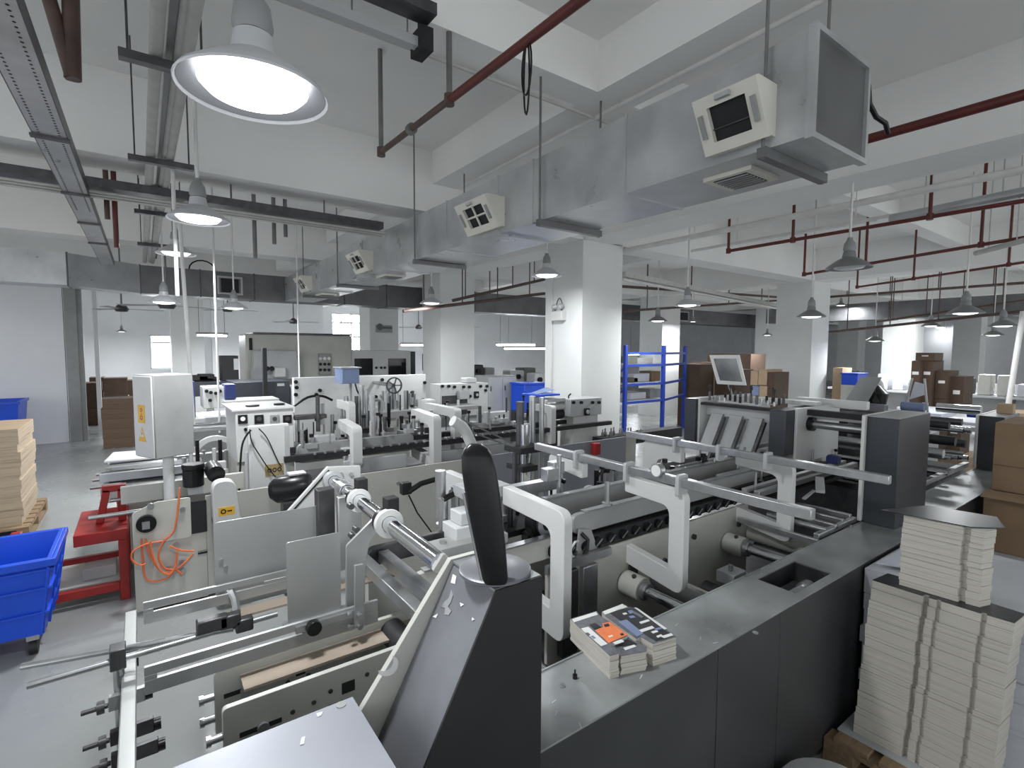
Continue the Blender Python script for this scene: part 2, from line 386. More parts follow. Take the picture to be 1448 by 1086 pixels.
# ------------------------------------------------------------------ ducts
t = thing('air_duct', 'galvanised rectangular air duct running overhead with slanted louvre boxes', 'duct', (2.54, 1.06, 2.79))
DX0, DX1, DZ0, DZ1, DY0, DY1 = 2.28, 2.80, 2.79, 3.22, 1.06, 10.48
MB().box(DX0, DX1, DY0, DY1, DZ0, DZ1).build('duct_body', 'galvanised', t)
MB().box(DX0 + 0.01, DX1 - 0.01, DY0 - 0.006, DY0, DZ0 + 0.01, DZ1 - 0.01).build('end_cap', 'galvanised_dark', t)  # shade of the end face put into a darker metal
m = MB()
for a, b in ((DX0 - 0.012, DX0 + 0.012), (DX1 - 0.012, DX1 + 0.012)): m.box(a, b, DY0 - 0.022, DY0 + 0.012, DZ0 - 0.012, DZ1 + 0.012)
for a, b in ((DZ0 - 0.012, DZ0 + 0.012), (DZ1 - 0.012, DZ1 + 0.012)): m.box(DX0 + 0.012, DX1 - 0.012, DY0 - 0.022, DY0 + 0.012, a, b)
m.build('end_flange', 'galvanised', t)
for y in (2.05, 2.9, 3.33, 4.15, 4.75, 5.55, 6.3, 7.2, 8.2, 9.2):
    MB().box(DX0 - 0.008, DX1 + 0.008, y, y + 0.014, DZ0 - 0.008, DZ1 + 0.008).build('seam', 'galvanised', t)
def vent(y0, y1, z0, z1, grid, back):
    """slanted louvre box on the near face: frame leaning out at the top"""
    fr = MB(); dp0, dp1 = back, 0.03
    ym = (y0 + y1) / 2
    def q(y, z, e=0.0):
        k = (z - z0) / (z1 - z0); return (DX0 - (dp1 * (1 - k) + dp0 * k) - e * 0.9, y, z - e * 0.4)
    hs = MB()
    hs.faces([(DX0, y0, z0), (DX0, y1, z0), (DX0, y1, z1), (DX0, y0, z1), q(y0, z0), q(y1, z0), q(y1, z1), q(y0, z1)], [(0, 1, 5, 4), (1, 2, 6, 5), (2, 3, 7, 6), (3, 0, 4, 7), (4, 5, 6, 7)])
    v = hs.build('vent_box', 'vent_frame', t)
    b = 0.20
    Y0, Y1 = y0 + (y1 - y0) * b, y1 - (y1 - y0) * b; Z0, Z1 = z0 + (z1 - z0) * b, z1 - (z1 - z0) * b
    for a in (rect(y0, y1, z0, Z0), rect(y0, y1, Z1, z1), rect(y0, Y0, Z0, Z1), rect(Y1, y1, Z0, Z1)):
        A = [q(*p) for p in a]; B = [q(*p, e=0.028) for p in a]
        fr.faces(A + B, [(0, 1, 2, 3), (4, 5, 6, 7), (0, 1, 5, 4), (1, 2, 6, 5), (2, 3, 7, 6), (3, 0, 4, 7)])
    fr.build('vent_frame', 'vent_frame', v)
    A = [q(*p, e=0.003) for p in rect(Y0, Y1, Z0, Z1)]
    MB().faces(A, [(0, 1, 2, 3)]).build('vent_opening', 'black_matte', v)
    g = MB()
    if grid:
        g.bar(q(ym, Z0, 0.02), q(ym, Z1, 0.02), 0.012, 0.012); g.bar(q(Y0, (Z0 + Z1) / 2, 0.02), q(Y1, (Z0 + Z1) / 2, 0.02), 0.012, 0.012)
    else:
        g.bar(q(Y0, (Z0 + Z1) / 2 - 0.02, 0.01), q(Y1, (Z0 + Z1) / 2 - 0.02, 0.01), 0.006, 0.006)
    g.build('vent_bar', 'vent_frame' if grid else 'steel_dark', v)
    for yy in (y0 + (y1 - y0) * 0.09, y1 - (y1 - y0) * 0.09):
        MB().bar(q(yy, z0 + (z1 - z0) * 0.3, 0.036), q(yy, z0 + (z1 - z0) * 0.72, 0.036), 0.02, 0.014).build('vent_latch', 'grey_enamel', v)
    MB().bar(q(ym - 0.035, z1 - (z1 - z0) * 0.09, 0.036), q(ym + 0.035, z1 - (z1 - z0) * 0.09, 0.036), 0.018, 0.02).build('vent_latch', 'light_enamel', v)
vent(1.20, 1.505, 2.83, 3.05, 0, 0.15)
vent(3.25, 3.70, 2.83, 3.05, 1, 0.16)
vent(5.95, 6.4, 2.83, 3.05, 1, 0.16)
vent(8.6, 9.05, 2.83, 3.05, 1, 0.16)
for (y, wy) in ((1.38, 0.26), (5.9, 0.3), (8.6, 0.3)):
    g = MB().box(DX0 + 0.13, DX1 - 0.13, y, y + wy, DZ0 - 0.02, DZ0).build('bottom_grille', 'vent_frame', t)
    MB().box(DX0 + 0.16, DX1 - 0.16, y + 0.04, y + wy - 0.04, DZ0 - 0.022, DZ0 - 0.0201).build('grille_opening', 'black_matte', g)
    for i in range(7):
        xx = DX0 + 0.17 + i * 0.03; MB().box(xx, xx + 0.008, y + 0.04, y + wy - 0.04, DZ0 - 0.028, DZ0 - 0.0221).build('grille_bar', 'grey_enamel', g)
for y in (1.22, 2.78, 4.75, 7.2, 9.0):
    MB().box(DX0 - 0.04, DX1 + 0.04, y, y + 0.04, DZ0 - 0.045, DZ0 - 0.001).build('support_angle', 'galvanised_dark', t)
    for xx in (DX0 - 0.025, DX1 + 0.025):
        MB().cyl((xx, y + 0.02, DZ0 - 0.05), (xx, y + 0.02, 3.73 if 2.7 < y < 3 else CEIL), 0.008, 8).build('hanger_rod', 'pipe_grey', t)
MB().tube([(DX1 + 0.03, 1.1, 3.2), (DX1 + 0.10, 1.08, 3.18), (DX1 + 0.12, 1.08, 3.10), (DX1 + 0.18, 1.07, 3.05), (DX1 + 0.27, 1.06, 3.04), (DX1 + 0.31, 1.06, 3.0)], 0.012, 10).build('cable', 'black_plastic', t)
MB().box(DX1 - 0.02, DX1 + 0.04, 1.10, 1.18, 3.18, 3.23).build('bracket', 'steel_dark', t)
# cross duct
t = thing('cross_duct', 'long dark cross duct with an elbow, running below the ceiling behind the lamps', 'duct', (4, 10.5, 2.79))
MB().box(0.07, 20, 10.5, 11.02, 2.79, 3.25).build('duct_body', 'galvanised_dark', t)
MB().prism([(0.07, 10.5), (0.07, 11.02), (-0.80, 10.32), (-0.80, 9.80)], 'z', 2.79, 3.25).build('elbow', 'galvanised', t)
MB().box(-6, -0.80, 9.80, 10.32, 2.79, 3.25).build('duct_body', 'galvanised', t)  # this stretch and the elbow are paler: lamplight put into the metal tone
for x in (-2.0, -0.8, 0.05, 0.9, 1.75, 3.4, 4.3, 6.5, 9, 11):
    yy = 9.8 if x <= -0.8 else 10.5
    MB().box(x, x + 0.02, yy - 0.012, yy + 0.53, 2.78, 3.26).build('seam', 'steel_dark', t)
for (x0, x1) in ((1.15, 1.55), (5.55, 5.95), (14.2, 14.7)):
    v = MB().box(x0, x1, 10.40, 10.5, 2.84, 3.16).build('vent_box', 'galvanised_dark', t)
    MB().box(x0 + 0.06, x1 - 0.06, 10.395, 10.40, 2.88, 3.12).build('vent_opening', 'black_matte', v)
    for z in (2.84, 3.13): MB().box(x0, x1, 10.38, 10.40, z, z + 0.03).build('vent_frame', 'light_enamel', v)
    for xx in (x0, x1 - 0.03): MB().box(xx, xx + 0.03, 10.38, 10.40, 2.87, 3.13).build('vent_frame', 'light_enamel', v)
MB().tube([(0.75, 10.55, 3.24)] + [(0.95 - 0.2 * math.cos(a), 10.55, 3.25 + 0.17 * math.sin(a)) for a in [PI * k / 8 for k in range(1, 8)]] + [(1.15, 10.55, 3.24)], 0.012).build('hose', 'black_plastic', t)
t = thing('far_duct', 'dark air duct crossing the distant right end of the hall', 'duct', (16.3, 4, 2.8))
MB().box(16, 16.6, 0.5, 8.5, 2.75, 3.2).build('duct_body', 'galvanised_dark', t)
for y in (2, 3.6, 5.2, 6.8): MB().box(15.98, 16.62, y, y + 0.03, 2.73, 3.22).build('seam', 'steel_dark', t)

# ------------------------------------------------------------------ cable trays and pipes
def run(name, label, cat, a, b, r, m, group=None, n=12, hang=3):
    m_ = MB().cyl(a, b, r, n); a, b = Vector(a), Vector(b)
    if abs(a.z - b.z) < 0.3:
        for k in range(hang):
            q = a.lerp(b, (k + 0.5) / hang); m_.cyl((q.x, q.y, q.z + r * 0.5), (q.x, q.y, ceil_z(q.x, q.y) - 0.002), 0.006, 6)
    return tag(m_.build(name, m), label, cat, group)
ty = Pz(0, 243, 3.2).y
t = thing('cable_tray', 'long grey cable tray crossing the left half below the beam', 'cable tray', (0, 5.2, 3.2))
MB().box(-6, 2.2, ty, ty + 0.012, 3.2, 3.27).box(-6, 2.2, ty + 0.012, ty + 0.20, 3.2, 3.21).box(-6, 2.2, ty + 0.20, ty + 0.212, 3.2, 3.27).build('channel', 'steel_dark', t)
for k in range(3): MB().cyl((-6, ty + 0.04 + k * 0.05, 3.165 - 0.01 * k), (2.24, ty + 0.04 + k * 0.05, 3.165 - 0.01 * k), 0.012, 10).build('conduit', 'conduit', t)
for x in (-2.2, -0.4, 0.75, 1.6): MB().cyl((x, ty + 0.1, 3.21), (x, ty + 0.1, 3.43), 0.008, 8).build('hanger_rod', 'pipe_grey', t)
a = Pz(113, 245, 3.12); b = Pz(160, 372, 3.12); dx = (b.x - a.x) / (b.y - a.y)
t = thing('perforated_tray', 'steel perforated cable tray running away under the ceiling at far left', 'cable tray', (a.x, 5, 3.12))
xa = lambda y: a.x + dx * (y - a.y)
m = MB(); ww = 0.15
m.faces([(xa(1.5) - ww, 1.5, 3.12), (xa(1.5), 1.5, 3.12), (xa(9.8), 9.8, 3.12), (xa(9.8) - ww, 9.8, 3.12), (xa(1.5) - ww, 1.5, 3.13), (xa(1.5), 1.5, 3.13), (xa(9.8), 9.8, 3.13), (xa(9.8) - ww, 9.8, 3.13)], [(0, 1, 2, 3), (4, 5, 6, 7), (0, 1, 5, 4), (1, 2, 6, 5), (2, 3, 7, 6), (3, 0, 4, 7)])
m.build('tray_floor', 'galvanised', t)
for s in (0, -ww):
    MB().bar((xa(1.5) + s, 1.5, 3.16), (xa(9.8) + s, 9.8, 3.16), 0.01, 0.08).build('tray_side', 'steel_dark', t)
m = MB()
for i in range(110):
    y = 1.7 + i * 0.04
    for s in (0.03, 0.12): m.cyl((xa(y) - s, y, 3.1185), (xa(y) - s, y, 3.1195), 0.006, 8)
q = m.build('perforation', 'black_matte', t); q['kind'] = 'stuff'
for y in (2.45, 4.05, 5.4, 6.6, 7.8): MB().box(xa(y) - ww - 0.015, xa(y) + 0.015, y, y + 0.05, 3.105, 3.119).build('joint_plate', 'steel_dark', t)
# conduit bundle running away
for i, (px0, px1, r, mm, lb) in enumerate(((225, 212, 0.030, 'conduit', 'leftmost pale conduit of the vertical looking bundle'), (233, 219, 0.016, 'pipe_white', 'thin white conduit second in the bundle'), (262, 231, 0.018, 'conduit', 'thin pale conduit third in the bundle'), (277, 238, 0.030, 'conduit', 'rightmost pale conduit of the bundle'))):
    p = Pz(px0, 0, 3.3); q = Pz(px1, 235, 3.3)
    d = (q - p) / (q.y - p.y)
    run('conduit', lb + ' above the second lamp', 'pipe', p - d * 0.6, q + d * (10.4 - q.y), r, mm, 'conduit bundle under the ceiling', hang=0)
p = Pz(243, 0, 3.33); q = Pz(226, 235, 3.33); d = (q - p) / (q.y - p.y)
tag(MB().bar(p - d * 0.6, q + d * 5.0, 0.09, 0.05).build('conduit_channel', 'galvanised_dark'), 'grey steel channel running between the pale conduits of the bundle', 'cable tray')
for i, (px, py, w) in enumerate(((234, 85, 0.36), (229, 226, 0.40), (226, 300, 0.42), (222, 345, 0.42))):
    p = Pz(px, py, 3.26); tag(MB().box(p.x - w / 2, p.x + w / 2, p.y, p.y + 0.05, 3.225, 3.265).cyl((p.x - w * .4, p.y + .02, 3.24), (p.x - w * .4, p.y + .02, ceil_z(p.x, p.y)), 0.006, 6).cyl((p.x + w * .42, p.y + .02, 3.24), (p.x + w * .42, p.y + .02, ceil_z(p.x, p.y)), 0.006, 6).build('conduit_bracket', 'steel_dark'), ('nearest', 'second', 'third', 'fourth')[i] + ' dark strut holding the conduit bundle', 'bracket', 'struts of the conduit bundle')
for (px, y0, z0, lb) in ((244, 5.15, 3.3, 'thin white drop pipe beside the conduit bundle bend'),):
    p = Pz(px, 240, 3.25); run('drop_pipe', lb, 'pipe', (p.x, p.y, 2.3), (p.x, p.y, ceil_z(p.x, p.y)), 0.014, 'pipe_white')
# sprinkler pipes
def sprinkler(name, label, a, b, r, m, drops, ends=True):
    t = thing(name, label, 'pipe', tuple((Vector(a) + Vector(b)) / 2))
    MB().cyl(a, b, r, 14).build('main_pipe', m, t)
    for (p, z, mm) in drops:
        MB().cyl(p, (p[0], p[1], ceil_z(p[0], p[1]) - 0.002), r * 0.85, 12).build('riser', mm, t)
        MB().cyl((p[0], p[1], p[2] - r * 1.5), (p[0], p[1], p[2] + r * 1.6), r * 1.5, 12).build('tee', m, t)
    return t
a0 = Pz(539, 215, 3.35); b0 = Pz(821, 0, 3.35); d = (b0 - a0) / (b0.y - a0.y)
m_ = a0 + d * (Pz(655, 148, 3.35).y - a0.y)
sp = sprinkler('sprinkler_pipe', 'dark red sprinkler pipe slanting overhead with a tangle of thin cable on it', a0, m_, 0.020, 'pipe_brown', [(a0, CEIL, 'pipe_grey'), (m_, CEIL, 'pipe_grey')])
MB().cyl(m_, b0 - d * 1.5, 0.024, 14).build('main_pipe', 'pipe_red', sp)
e = a0 + (m_ - a0) * 0.52; MB().cyl(e, e + d.normalized() * 0.04, 0.036, 14).build('coupling', 'pipe_grey', sp)
k = Pz(745, 60, 3.35)
def loop_cable(c, dy, dz, w): return [(c.x + w * math.sin(t * 2 * PI) * 0.3, c.y + w * math.sin(t * PI * 2), c.z - dz * (1 - math.cos(t * 2 * PI)) / 2) for t in [i / 16 for i in range(17)]]
for w, dz in ((0.035, 0.33), (0.06, 0.24)):
    tag(MB().tube(loop_cable(k, 0, dz, w), 0.005, 6).build('hanging_cable', 'black_plastic'), 'thin dark cable looped over the red sprinkler pipe, %s loop' % ('longer' if dz > .3 else 'shorter'), 'cable')
a1 = Pz(1205, 203, 3.3); b1 = Pz(1448, 134, 3.3); d = (b1 - a1)
sprinkler('sprinkler_pipe', 'dark red pipe leaving the back of the duct end toward the right edge', a1 - d * 0.2, b1 + d * 0.6, 0.030, 'pipe_red', [(tuple(b1 + d * 0.3), 4, 'pipe_red')])
def spr(label, z, p0, p1, dr, r=0.02, m='pipe_red'):
    a = Pz(*p0, z); b = Pz(*p1, z); d = (b - a).normalized()
    L = b - a; b = b + L * 0.4
    drops = []
    for px, zt in dr:
        t_ = min(((abs((727.34 * 0 + proj(a + L * s)[0]) - px), s) for s in [i / 400 for i in range(401)]))[1]
        q = a + L * t_; drops.append((tuple(q), zt, m))
    return sprinkler('sprinkler_pipe', label, a, b, r, m, drops)
def proj(p):
    v = Vector(p) - _E; c = (v.dot(_row(0)), v.dot(_row(1)), v.dot(_row(2)))
    return (724 + F_PX * c[0] / c[2], 543 + F_PX * c[1] / c[2])
spr('dark red sprinkler pipe behind the large grey lamp, upper of the right hand runs', 3.2, (1030, 355), (1448, 284), ((1030, 3.42), (1121, 3.6), (1315, 3.73)))
spr('dark red sprinkler pipe passing just below the large grey lamp', 3.1, (1137, 388), (1448, 336), ((1137, 3.4), (1224, 3.4), (1387, 3.5)))
spr('lowest thin red sprinkler pipe right of the large grey lamp', 3.0, (1212, 406), (1448, 371), ((1212, 3.3), (1292, 3.3), (1426, 3.4)), 0.017)
# pale conduits on the right bays
for (p0, p1, z, r, mm, lb) in (((880, 355), (1448, 240), 3.37, 0.035, 'pipe_white', 'thick white pipe crossing under the right hand beams'), ((978, 355), (1260, 305), 3.39, 0.02, 'pipe_white', 'thin white pipe beside the thick white one'), ((1260, 310), (1448, 272), 3.3, 0.05, 'galvanised', 'grey ribbed conduit above the red pipes at right'), ((1380, 358), (1448, 340), 3.05, 0.03, 'conduit', 'short grey conduit near the right edge above the lamps')):
    run('conduit', lb, 'pipe', Pz(*p0, z), Pz(*p1, z) + (Pz(*p1, z) - Pz(*p0, z)) * 0.15, r, mm, hang=2)
# conduits on the beam soffits
run('conduit', 'white conduit clipped under the secondary beam beside the duct', 'pipe', (2.98, 5.0, 3.70), (2.9, 0.4, 3.70), 0.016, 'pipe_white')
run('conduit', 'thin grey conduit crossing the ceiling behind the red pipe', 'pipe', (-6, 2.94, 3.70), (3.6, 2.98, 3.70), 0.012, 'conduit')
# dark trunking with fluorescent batten near the top
p = Pz(600, 66, 3.55); q = Pz(426, -2, 3.55); d = (q - p) / (q.x - p.x)
t = thing('light_trunking', 'dark suspended trunking ending in a black clamp near the top centre', 'cable tray', tuple(p))
MB().bar(p, p + d * (-7 - p.x), 0.05, 0.05).build('trunking', 'light_enamel', t)
MB().bar(p + Vector((0, -.09, 0.12)), p + Vector((0, -.09, .12)) + d * (-7 - p.x), 0.12, 0.06).build('trunking_cover', 'steel_dark', t)
MB().box(p.x - 0.05, p.x + 0.02, p.y - 0.07, p.y + 0.07, 3.5, 3.62).box(p.x - 0.03, p.x, p.y - 0.02, p.y + 0.02, 3.62, 3.73).build('clamp', 'black_matte', t)
for k in range(5): MB().cyl(p + d * (-0.1 - k * 0.3) + Vector((0, 0, 0.02)), p + d * (-0.1 - k * 0.3) + Vector((0, 0, 0.17)), 0.005, 8).build('hanger_rod', 'steel', t)
# red uprights at top left
for (p0, p1, r, lb) in (((70, 0), (103, 112), 0.03, 'left'), ((100, 0), (103, 112), 0.035, 'right')):
    b = Pz(*p1, 3.2); a = Py(*p0, b.y)
    d = (a - b)
    run('sprinkler_pipe', 'dark brown red pipe at the top left corner, %s limb of the V' % lb, 'pipe', b, b + d * 1.25, r, 'pipe_brown', 'V shaped red pipes')
for (px, py0, py1, zz, mm, lb) in ((152, 217, 310, 3.15, 'pipe_brown', 'dark pipe dropping behind the long tray'), (165, 280, 350, 3.0, 'pipe_red', 'short red pipe dropping beside the perforated tray'), (404, 270, 335, 3.1, 'pipe_grey', 'grey drop pipe with an elbow below the tray'), (388, 318, 345, 3.05, 'pipe_grey', 'thin grey drop pipe left of the elbow'), (361, 318, 365, 3.0, 'pipe_grey', 'dark drop pipe hanging below the tray clamp')):
    z1 = 3.40 if py0 < 300 else 3.3
    yy = 5.8; b = Py(px, py1, yy); a = Py(px, py0, yy)
    run('drop_pipe', lb, 'pipe', b, (b.x, b.y, ceil_z(b.x, b.y)), 0.02, mm)
# far sprinkler mesh seen between the columns
for i, (p0, p1, z) in enumerate((((570, 440), (770, 415), 3.1), ((640, 425), (770, 395), 3.2), ((880, 405), (1098, 420), 3.1), ((880, 440), (1098, 425), 3.05), ((1170, 470), (1448, 440), 3.0), ((1170, 420), (1448, 400), 3.0), ((1240, 455), (1448, 425), 3.05))):
    yy = (8.0, 8.5, 7.4, 8.0)[i] if i < 4 else None
    if yy: a, b = Py(*p0, yy), Py(*p1, yy)
    else: a, b = Px(*p0, 10 + i * .9), Px(*p1, 10 + i * .9)
    tt = thing('sprinkler_pipe', ('thin dark pipe run above the cross duct', 'second thin dark pipe run left of the wide column', 'dark pipe run between the two big columns, upper', 'dark pipe run between the two big columns, lower', 'distant dark pipe run low at the right', 'distant dark pipe run over the far lamps', 'distant dark pipe run between the far lamps')[i], 'pipe', tuple(a))
    MB().cyl(a, b, 0.03, 10).build('main_pipe', 'pipe_brown', tt)
    for k in range(4):
        q = a.lerp(b, (k + 0.5) / 4); MB().cyl(q, (q.x, q.y, ceil_z(q.x, q.y) - 0.002), 0.011, 8).build('riser', 'pipe_brown', tt)
# ladder tray between the two big columns
a = Pz(880, 388, 3.1); b = Pz(1098, 432, 3.1)
t = thing('ladder_tray', 'grey cable ladder running along behind the beam between the big columns', 'cable tray', tuple(a))
MB().bar(a, b, 0.12, 0.08).build('channel', 'conduit', t)
MB().bar(a + Vector((0, 0, -0.08)), b + Vector((0, 0, -0.08)), 0.05, 0.03).build('conduit', 'pipe_white', t)
# fluorescent battens far back
for i, (px, py, w, yy) in enumerate(((730, 487, 1.7, 14.5), (745, 492, 1.9, 13.8), (585, 487, 0.9, 15.0), (300, 473, 0.7, 15.0), (905, 500, 1.3, 12.5), (1330, 463, 1.4, 9.0))):
    c_ = Py(px, py, yy); tt = thing('batten_light', ('rear hanging fluorescent batten left of the wide column', 'front hanging fluorescent batten left of the wide column', 'hanging fluorescent batten behind the black windowed machine', 'small tilted fluorescent batten right of the bright window', 'fluorescent batten glowing behind the blue rack', 'fluorescent batten over the far cartons')[i], 'lamp', tuple(c_))
    MB().box(c_.x - w / 2, c_.x + w / 2, c_.y - 0.06, c_.y + 0.06, c_.z, c_.z + 0.05).build('housing', 'grey_enamel', tt)
    MB().cyl((c_.x - w / 2 + 0.03, c_.y, c_.z - 0.025), (c_.x + w / 2 - 0.03, c_.y, c_.z - 0.025), 0.022, 10).build('tube', 'tube_glow', tt)
    ld = bpy.data.lights.new('tube_light', 'AREA'); ld.shape = 'RECTANGLE'; ld.size = w - 0.1; ld.size_y = 0.05; ld.energy = (80, 80, 60, 60, 40, 12)[i]; ld.color = (0.92, 0.95, 1.0)
    lo = bpy.data.objects.new('tube_light', ld); C.objects.link(lo); lo.parent = tt; lo.location = (0, 0, -0.06)
    for s in (-0.4, 0.4): MB().cyl((c_.x + s * w, c_.y, c_.z + 0.05), (c_.x + s * w, c_.y, c_.z + 1.0), 0.006, 8).build('hanger_rod', 'pipe_grey', tt)
# ceiling fans
for i, (px, py, yy, rot) in enumerate(((172, 437, 12.5, 0.15), (236, 432, 9.4, 0.5), (322, 438, 14, 0.2), (415, 455, 15, 0.1), (592, 463, 16, 0.25), (655, 462, 16, 0.05))):
    c_ = Py(px, py, yy); tt = thing('ceiling_fan', ('ceiling fan above the brown carton stacks', 'ceiling fan crossing the glowing lamp above the window', 'ceiling fan behind the lamp at the dark duct', 'small ceiling fan above the white enclosed press', 'far ceiling fan right of the grey column', 'far ceiling fan above the hanging battens')[i], 'fan', tuple(c_))
    MB().cyl(c_ + Vector((0, 0, 0.06)), c_ + Vector((0, 0, CEIL - c_.z - 0.0)), 0.014, 10).build('rod', 'pipe_grey', tt)
    MB().lathe(c_, [(0, -0.06), (0.09, -0.05), (0.12, 0), (0.08, 0.06), (0.03, 0.1), (0, 0.1)], 20).build('motor', 'steel_dark', tt)
    for k in range(3):
        an = rot + k * 2 * PI / 3; dd = Vector((math.cos(an), math.sin(an), 0)); sd = Vector((-math.sin(an), math.cos(an), 0.12))
        P = [c_ + dd * r + sd * s * w for r, w in ((0.1, 0.03), (0.3, 0.05), (0.68, 0.065)) for s in (-1, 1)]
        MB().faces(P + [p + Vector((0, 0, 0.006)) for p in P], [(0, 1, 3, 2), (2, 3, 5, 4), (6, 8, 9, 7), (8, 10, 11, 9), (0, 2, 8, 6), (2, 4, 10, 8), (1, 7, 9, 3), (3, 9, 11, 5), (4, 5, 11, 10), (0, 6, 7, 1)]).build('blade', 'grey_enamel', tt)
# emergency light and conduit on the wide column
t = thing('emergency_light', 'small white emergency light box with two heads on the wide column', 'lamp', (4.99, 5.65, 2.2))
q = Px(793, 447, 5.02)
MB().box(4.93, 5.02, q.y - 0.12, q.y + 0.12, q.z - 0.07, q.z + 0.07).build('box', 'white_enamel', t, 0.008)
for s in (-1, 1):
    MB().lathe((4.95, q.y + 0.07 * s, q.z + 0.13), [(0, 0.04), (0.03, 0.03), (0.045, -0.03), (0, -0.03)], 16, (-1, 0.5 * s, -0.3)).build('lamp_head', 'light_enamel', t)
    MB().cyl((4.97, q.y + 0.07 * s, q.z + 0.06), (4.97, q.y + 0.07 * s, q.z + 0.13), 0.01, 8).build('stem', 'steel_dark', t)
MB().tube([(4.99, q.y + 0.07 - 0.14 * k / 8, q.z + 0.16 + 0.10 * math.sin(PI * k / 8)) for k in range(9)], 0.006, 6).build('cable', 'black_plastic', t)
run('conduit', 'thin white conduit running down the wide column past the emergency light', 'pipe', (5.005, Px(781, 480, 5.02).y, 0.6), (5.005, Px(781, 480, 5.02).y, 3.1), 0.012, 'pipe_white')
# unseen pendant lamp added outside the frame to brighten the partition
t = make_lamp('unseen pendant lamp added beyond the left edge to light the white partition', PG, 1, CEIL - 2.6, 0.37); t.location = (-2.7, 12.2, 2.6)
ld = bpy.data.lights.new('lamp_light', 'AREA'); ld.shape = 'DISK'; ld.size = 0.25; ld.energy = 130; ld.color = (0.95, 0.975, 1.0)
lo = bpy.data.objects.new('lamp_light', ld); C.objects.link(lo); lo.parent = t; lo.location = (0, 0, 0.005)
# ================================================================== FRONT MACHINE
ZT = 0.85; YO, YI = 0.99, 1.245
# ---- long side cabinet with the metal worktop
t = thing('side_cabinet', 'long dark side cabinet with bare metal worktop running along the front machine', 'cabinet', (3.0, 1.1, 0))
h0, h1, h2 = Pz(1124, 790, ZT), Pz(1082, 808, ZT), Pz(1161, 803, ZT)
hx0, hx1, hy0, hy1 = 2.27, 2.62, 1.03, 1.20
wt = MB()
for a in ((0.80, hx0, YO, YI), (hx1, 4.10, YO, YI), (hx0, hx1, YO, hy0), (hx0, hx1, hy1, YI), (4.10, 6.08, YO, YI)): wt.box(*a, ZT - 0.006, ZT)
wt.box(0.80, 6.08, YI, YI + 0.006, ZT - 0.06, ZT + 0.004)
wt.build('worktop', 'worktop_metal', t)
xs = [0.80, Pz(1018, 916, ZT).x, Pz(1108, 865, ZT).x, 4.10, 5.1, 6.08]
for a, b in zip(xs, xs[1:]): MB().box(a + 0.002, b - 0.002, YO, YO + 0.012, 0.06, ZT - 0.0065).build('front_panel', 'panel_dark', t, 0.002)  # unlit panel faces: their shade is put into the dark colour
MB().box(0.8, 6.08, YO + 0.05, YI - 0.02, 0, 0.059).build('plinth', 'black_matte', t)
MB().box(hx0 - .03, hx1 + .03, hy0 - .02, hy1 + .03, 0.60, 0.61).build('recess_floor', 'black_matte', t)
MB().box(hx0 - 0.004, hx0, hy0, hy1, ZT - 0.10, ZT - 0.007).box(hx1, hx1 + 0.004, hy0, hy1, ZT - 0.10, ZT - 0.007).box(hx0, hx1, hy1, hy1 + 0.004, ZT - 0.10, ZT - 0.007).build('recess_lip', 'steel_dark', t)
m = MB().cyl((hx0 + 0.10, 1.10, ZT - 0.07), (hx1 - 0.05, 1.10, ZT - 0.07), 0.022, 16).cyl((hx0 + 0.22, 1.10, ZT - 0.07), (hx1 - 0.07, 1.10, ZT - 0.07), 0.03, 16); m.build('coupling', 'steel', t)
for px, py in ((795, 970), (1068, 700 + 195)):
    p = Pz(px, py, ZT); MB().cyl((p.x, p.y, ZT), (p.x, p.y, ZT + 0.003), 0.011, 12).cyl((p.x, p.y, ZT + 0.003), (p.x, p.y, ZT + 0.005), 0.005, 8).build('screw', 'steel', t)
p = Pz(813, 959, ZT); MB().cyl((p.x, p.y, ZT), (p.x, p.y, ZT + 0.012), 0.008, 12).cyl((p.x, p.y, ZT + 0.012), (p.x, p.y, ZT + 0.028), 0.003, 8).build('knob', 'black_plastic', t)
m = MB()
for (px, py, a) in ((785, 1013, 0.6), (780, 995, 0.2), (822, 1030, 1.1), (905, 960, 0.4), (990, 905, 0.5), (1008, 910, -.3), (955, 885, 0.2)):
    p = Pz(px, py, ZT); m.bar((p.x, p.y, ZT + 0.0008), (p.x + 0.022 * math.cos(a), p.y + 0.022 * math.sin(a), ZT + 0.0008), 0.003, 0.001)
m.build('scuff', 'paper', t)['kind'] = 'stuff'

# ---- lever console
t = thing('lever_console', 'dark wedge shaped console with a tall black lever on a round disc', 'console', (0.6, 1.1, 0))
YF, YBK = 0.975, 1.205
prof = [(0.30, 0.66), (0.669, 1.33), (0.803, 1.33), (0.803, 0.0), (0.30, 0.0)]
MB().prism([(0.305, 0.664), (0.669, 1.325), (0.800, 1.325), (0.800, 0.0), (0.305, 0.0)], 'y', YF + 0.006, YBK - 0.02).build('body', 'console_paint', t)
MB().prism([(0.300, 0.66), (0.664, 1.33), (0.804, 1.33), (0.804, 0.0), (0.300, 0.0)], 'y', YF, YF + 0.006).build('front_face', 'console_black', t)
MB().box(0.664, 0.804, YF + 0.0062, YBK - 0.02, 1.3255, 1.331).build('top_plate', 'worktop_metal', t)
fl = [(0.335, 0.92), (0.66, 1.335), (0.80, 1.335), (0.80, 0.75), (0.335, 0.75)]
MB().prism(fl, 'y', YBK - 0.018, YBK).build('flange_plate', 'cream', t, 0.001)
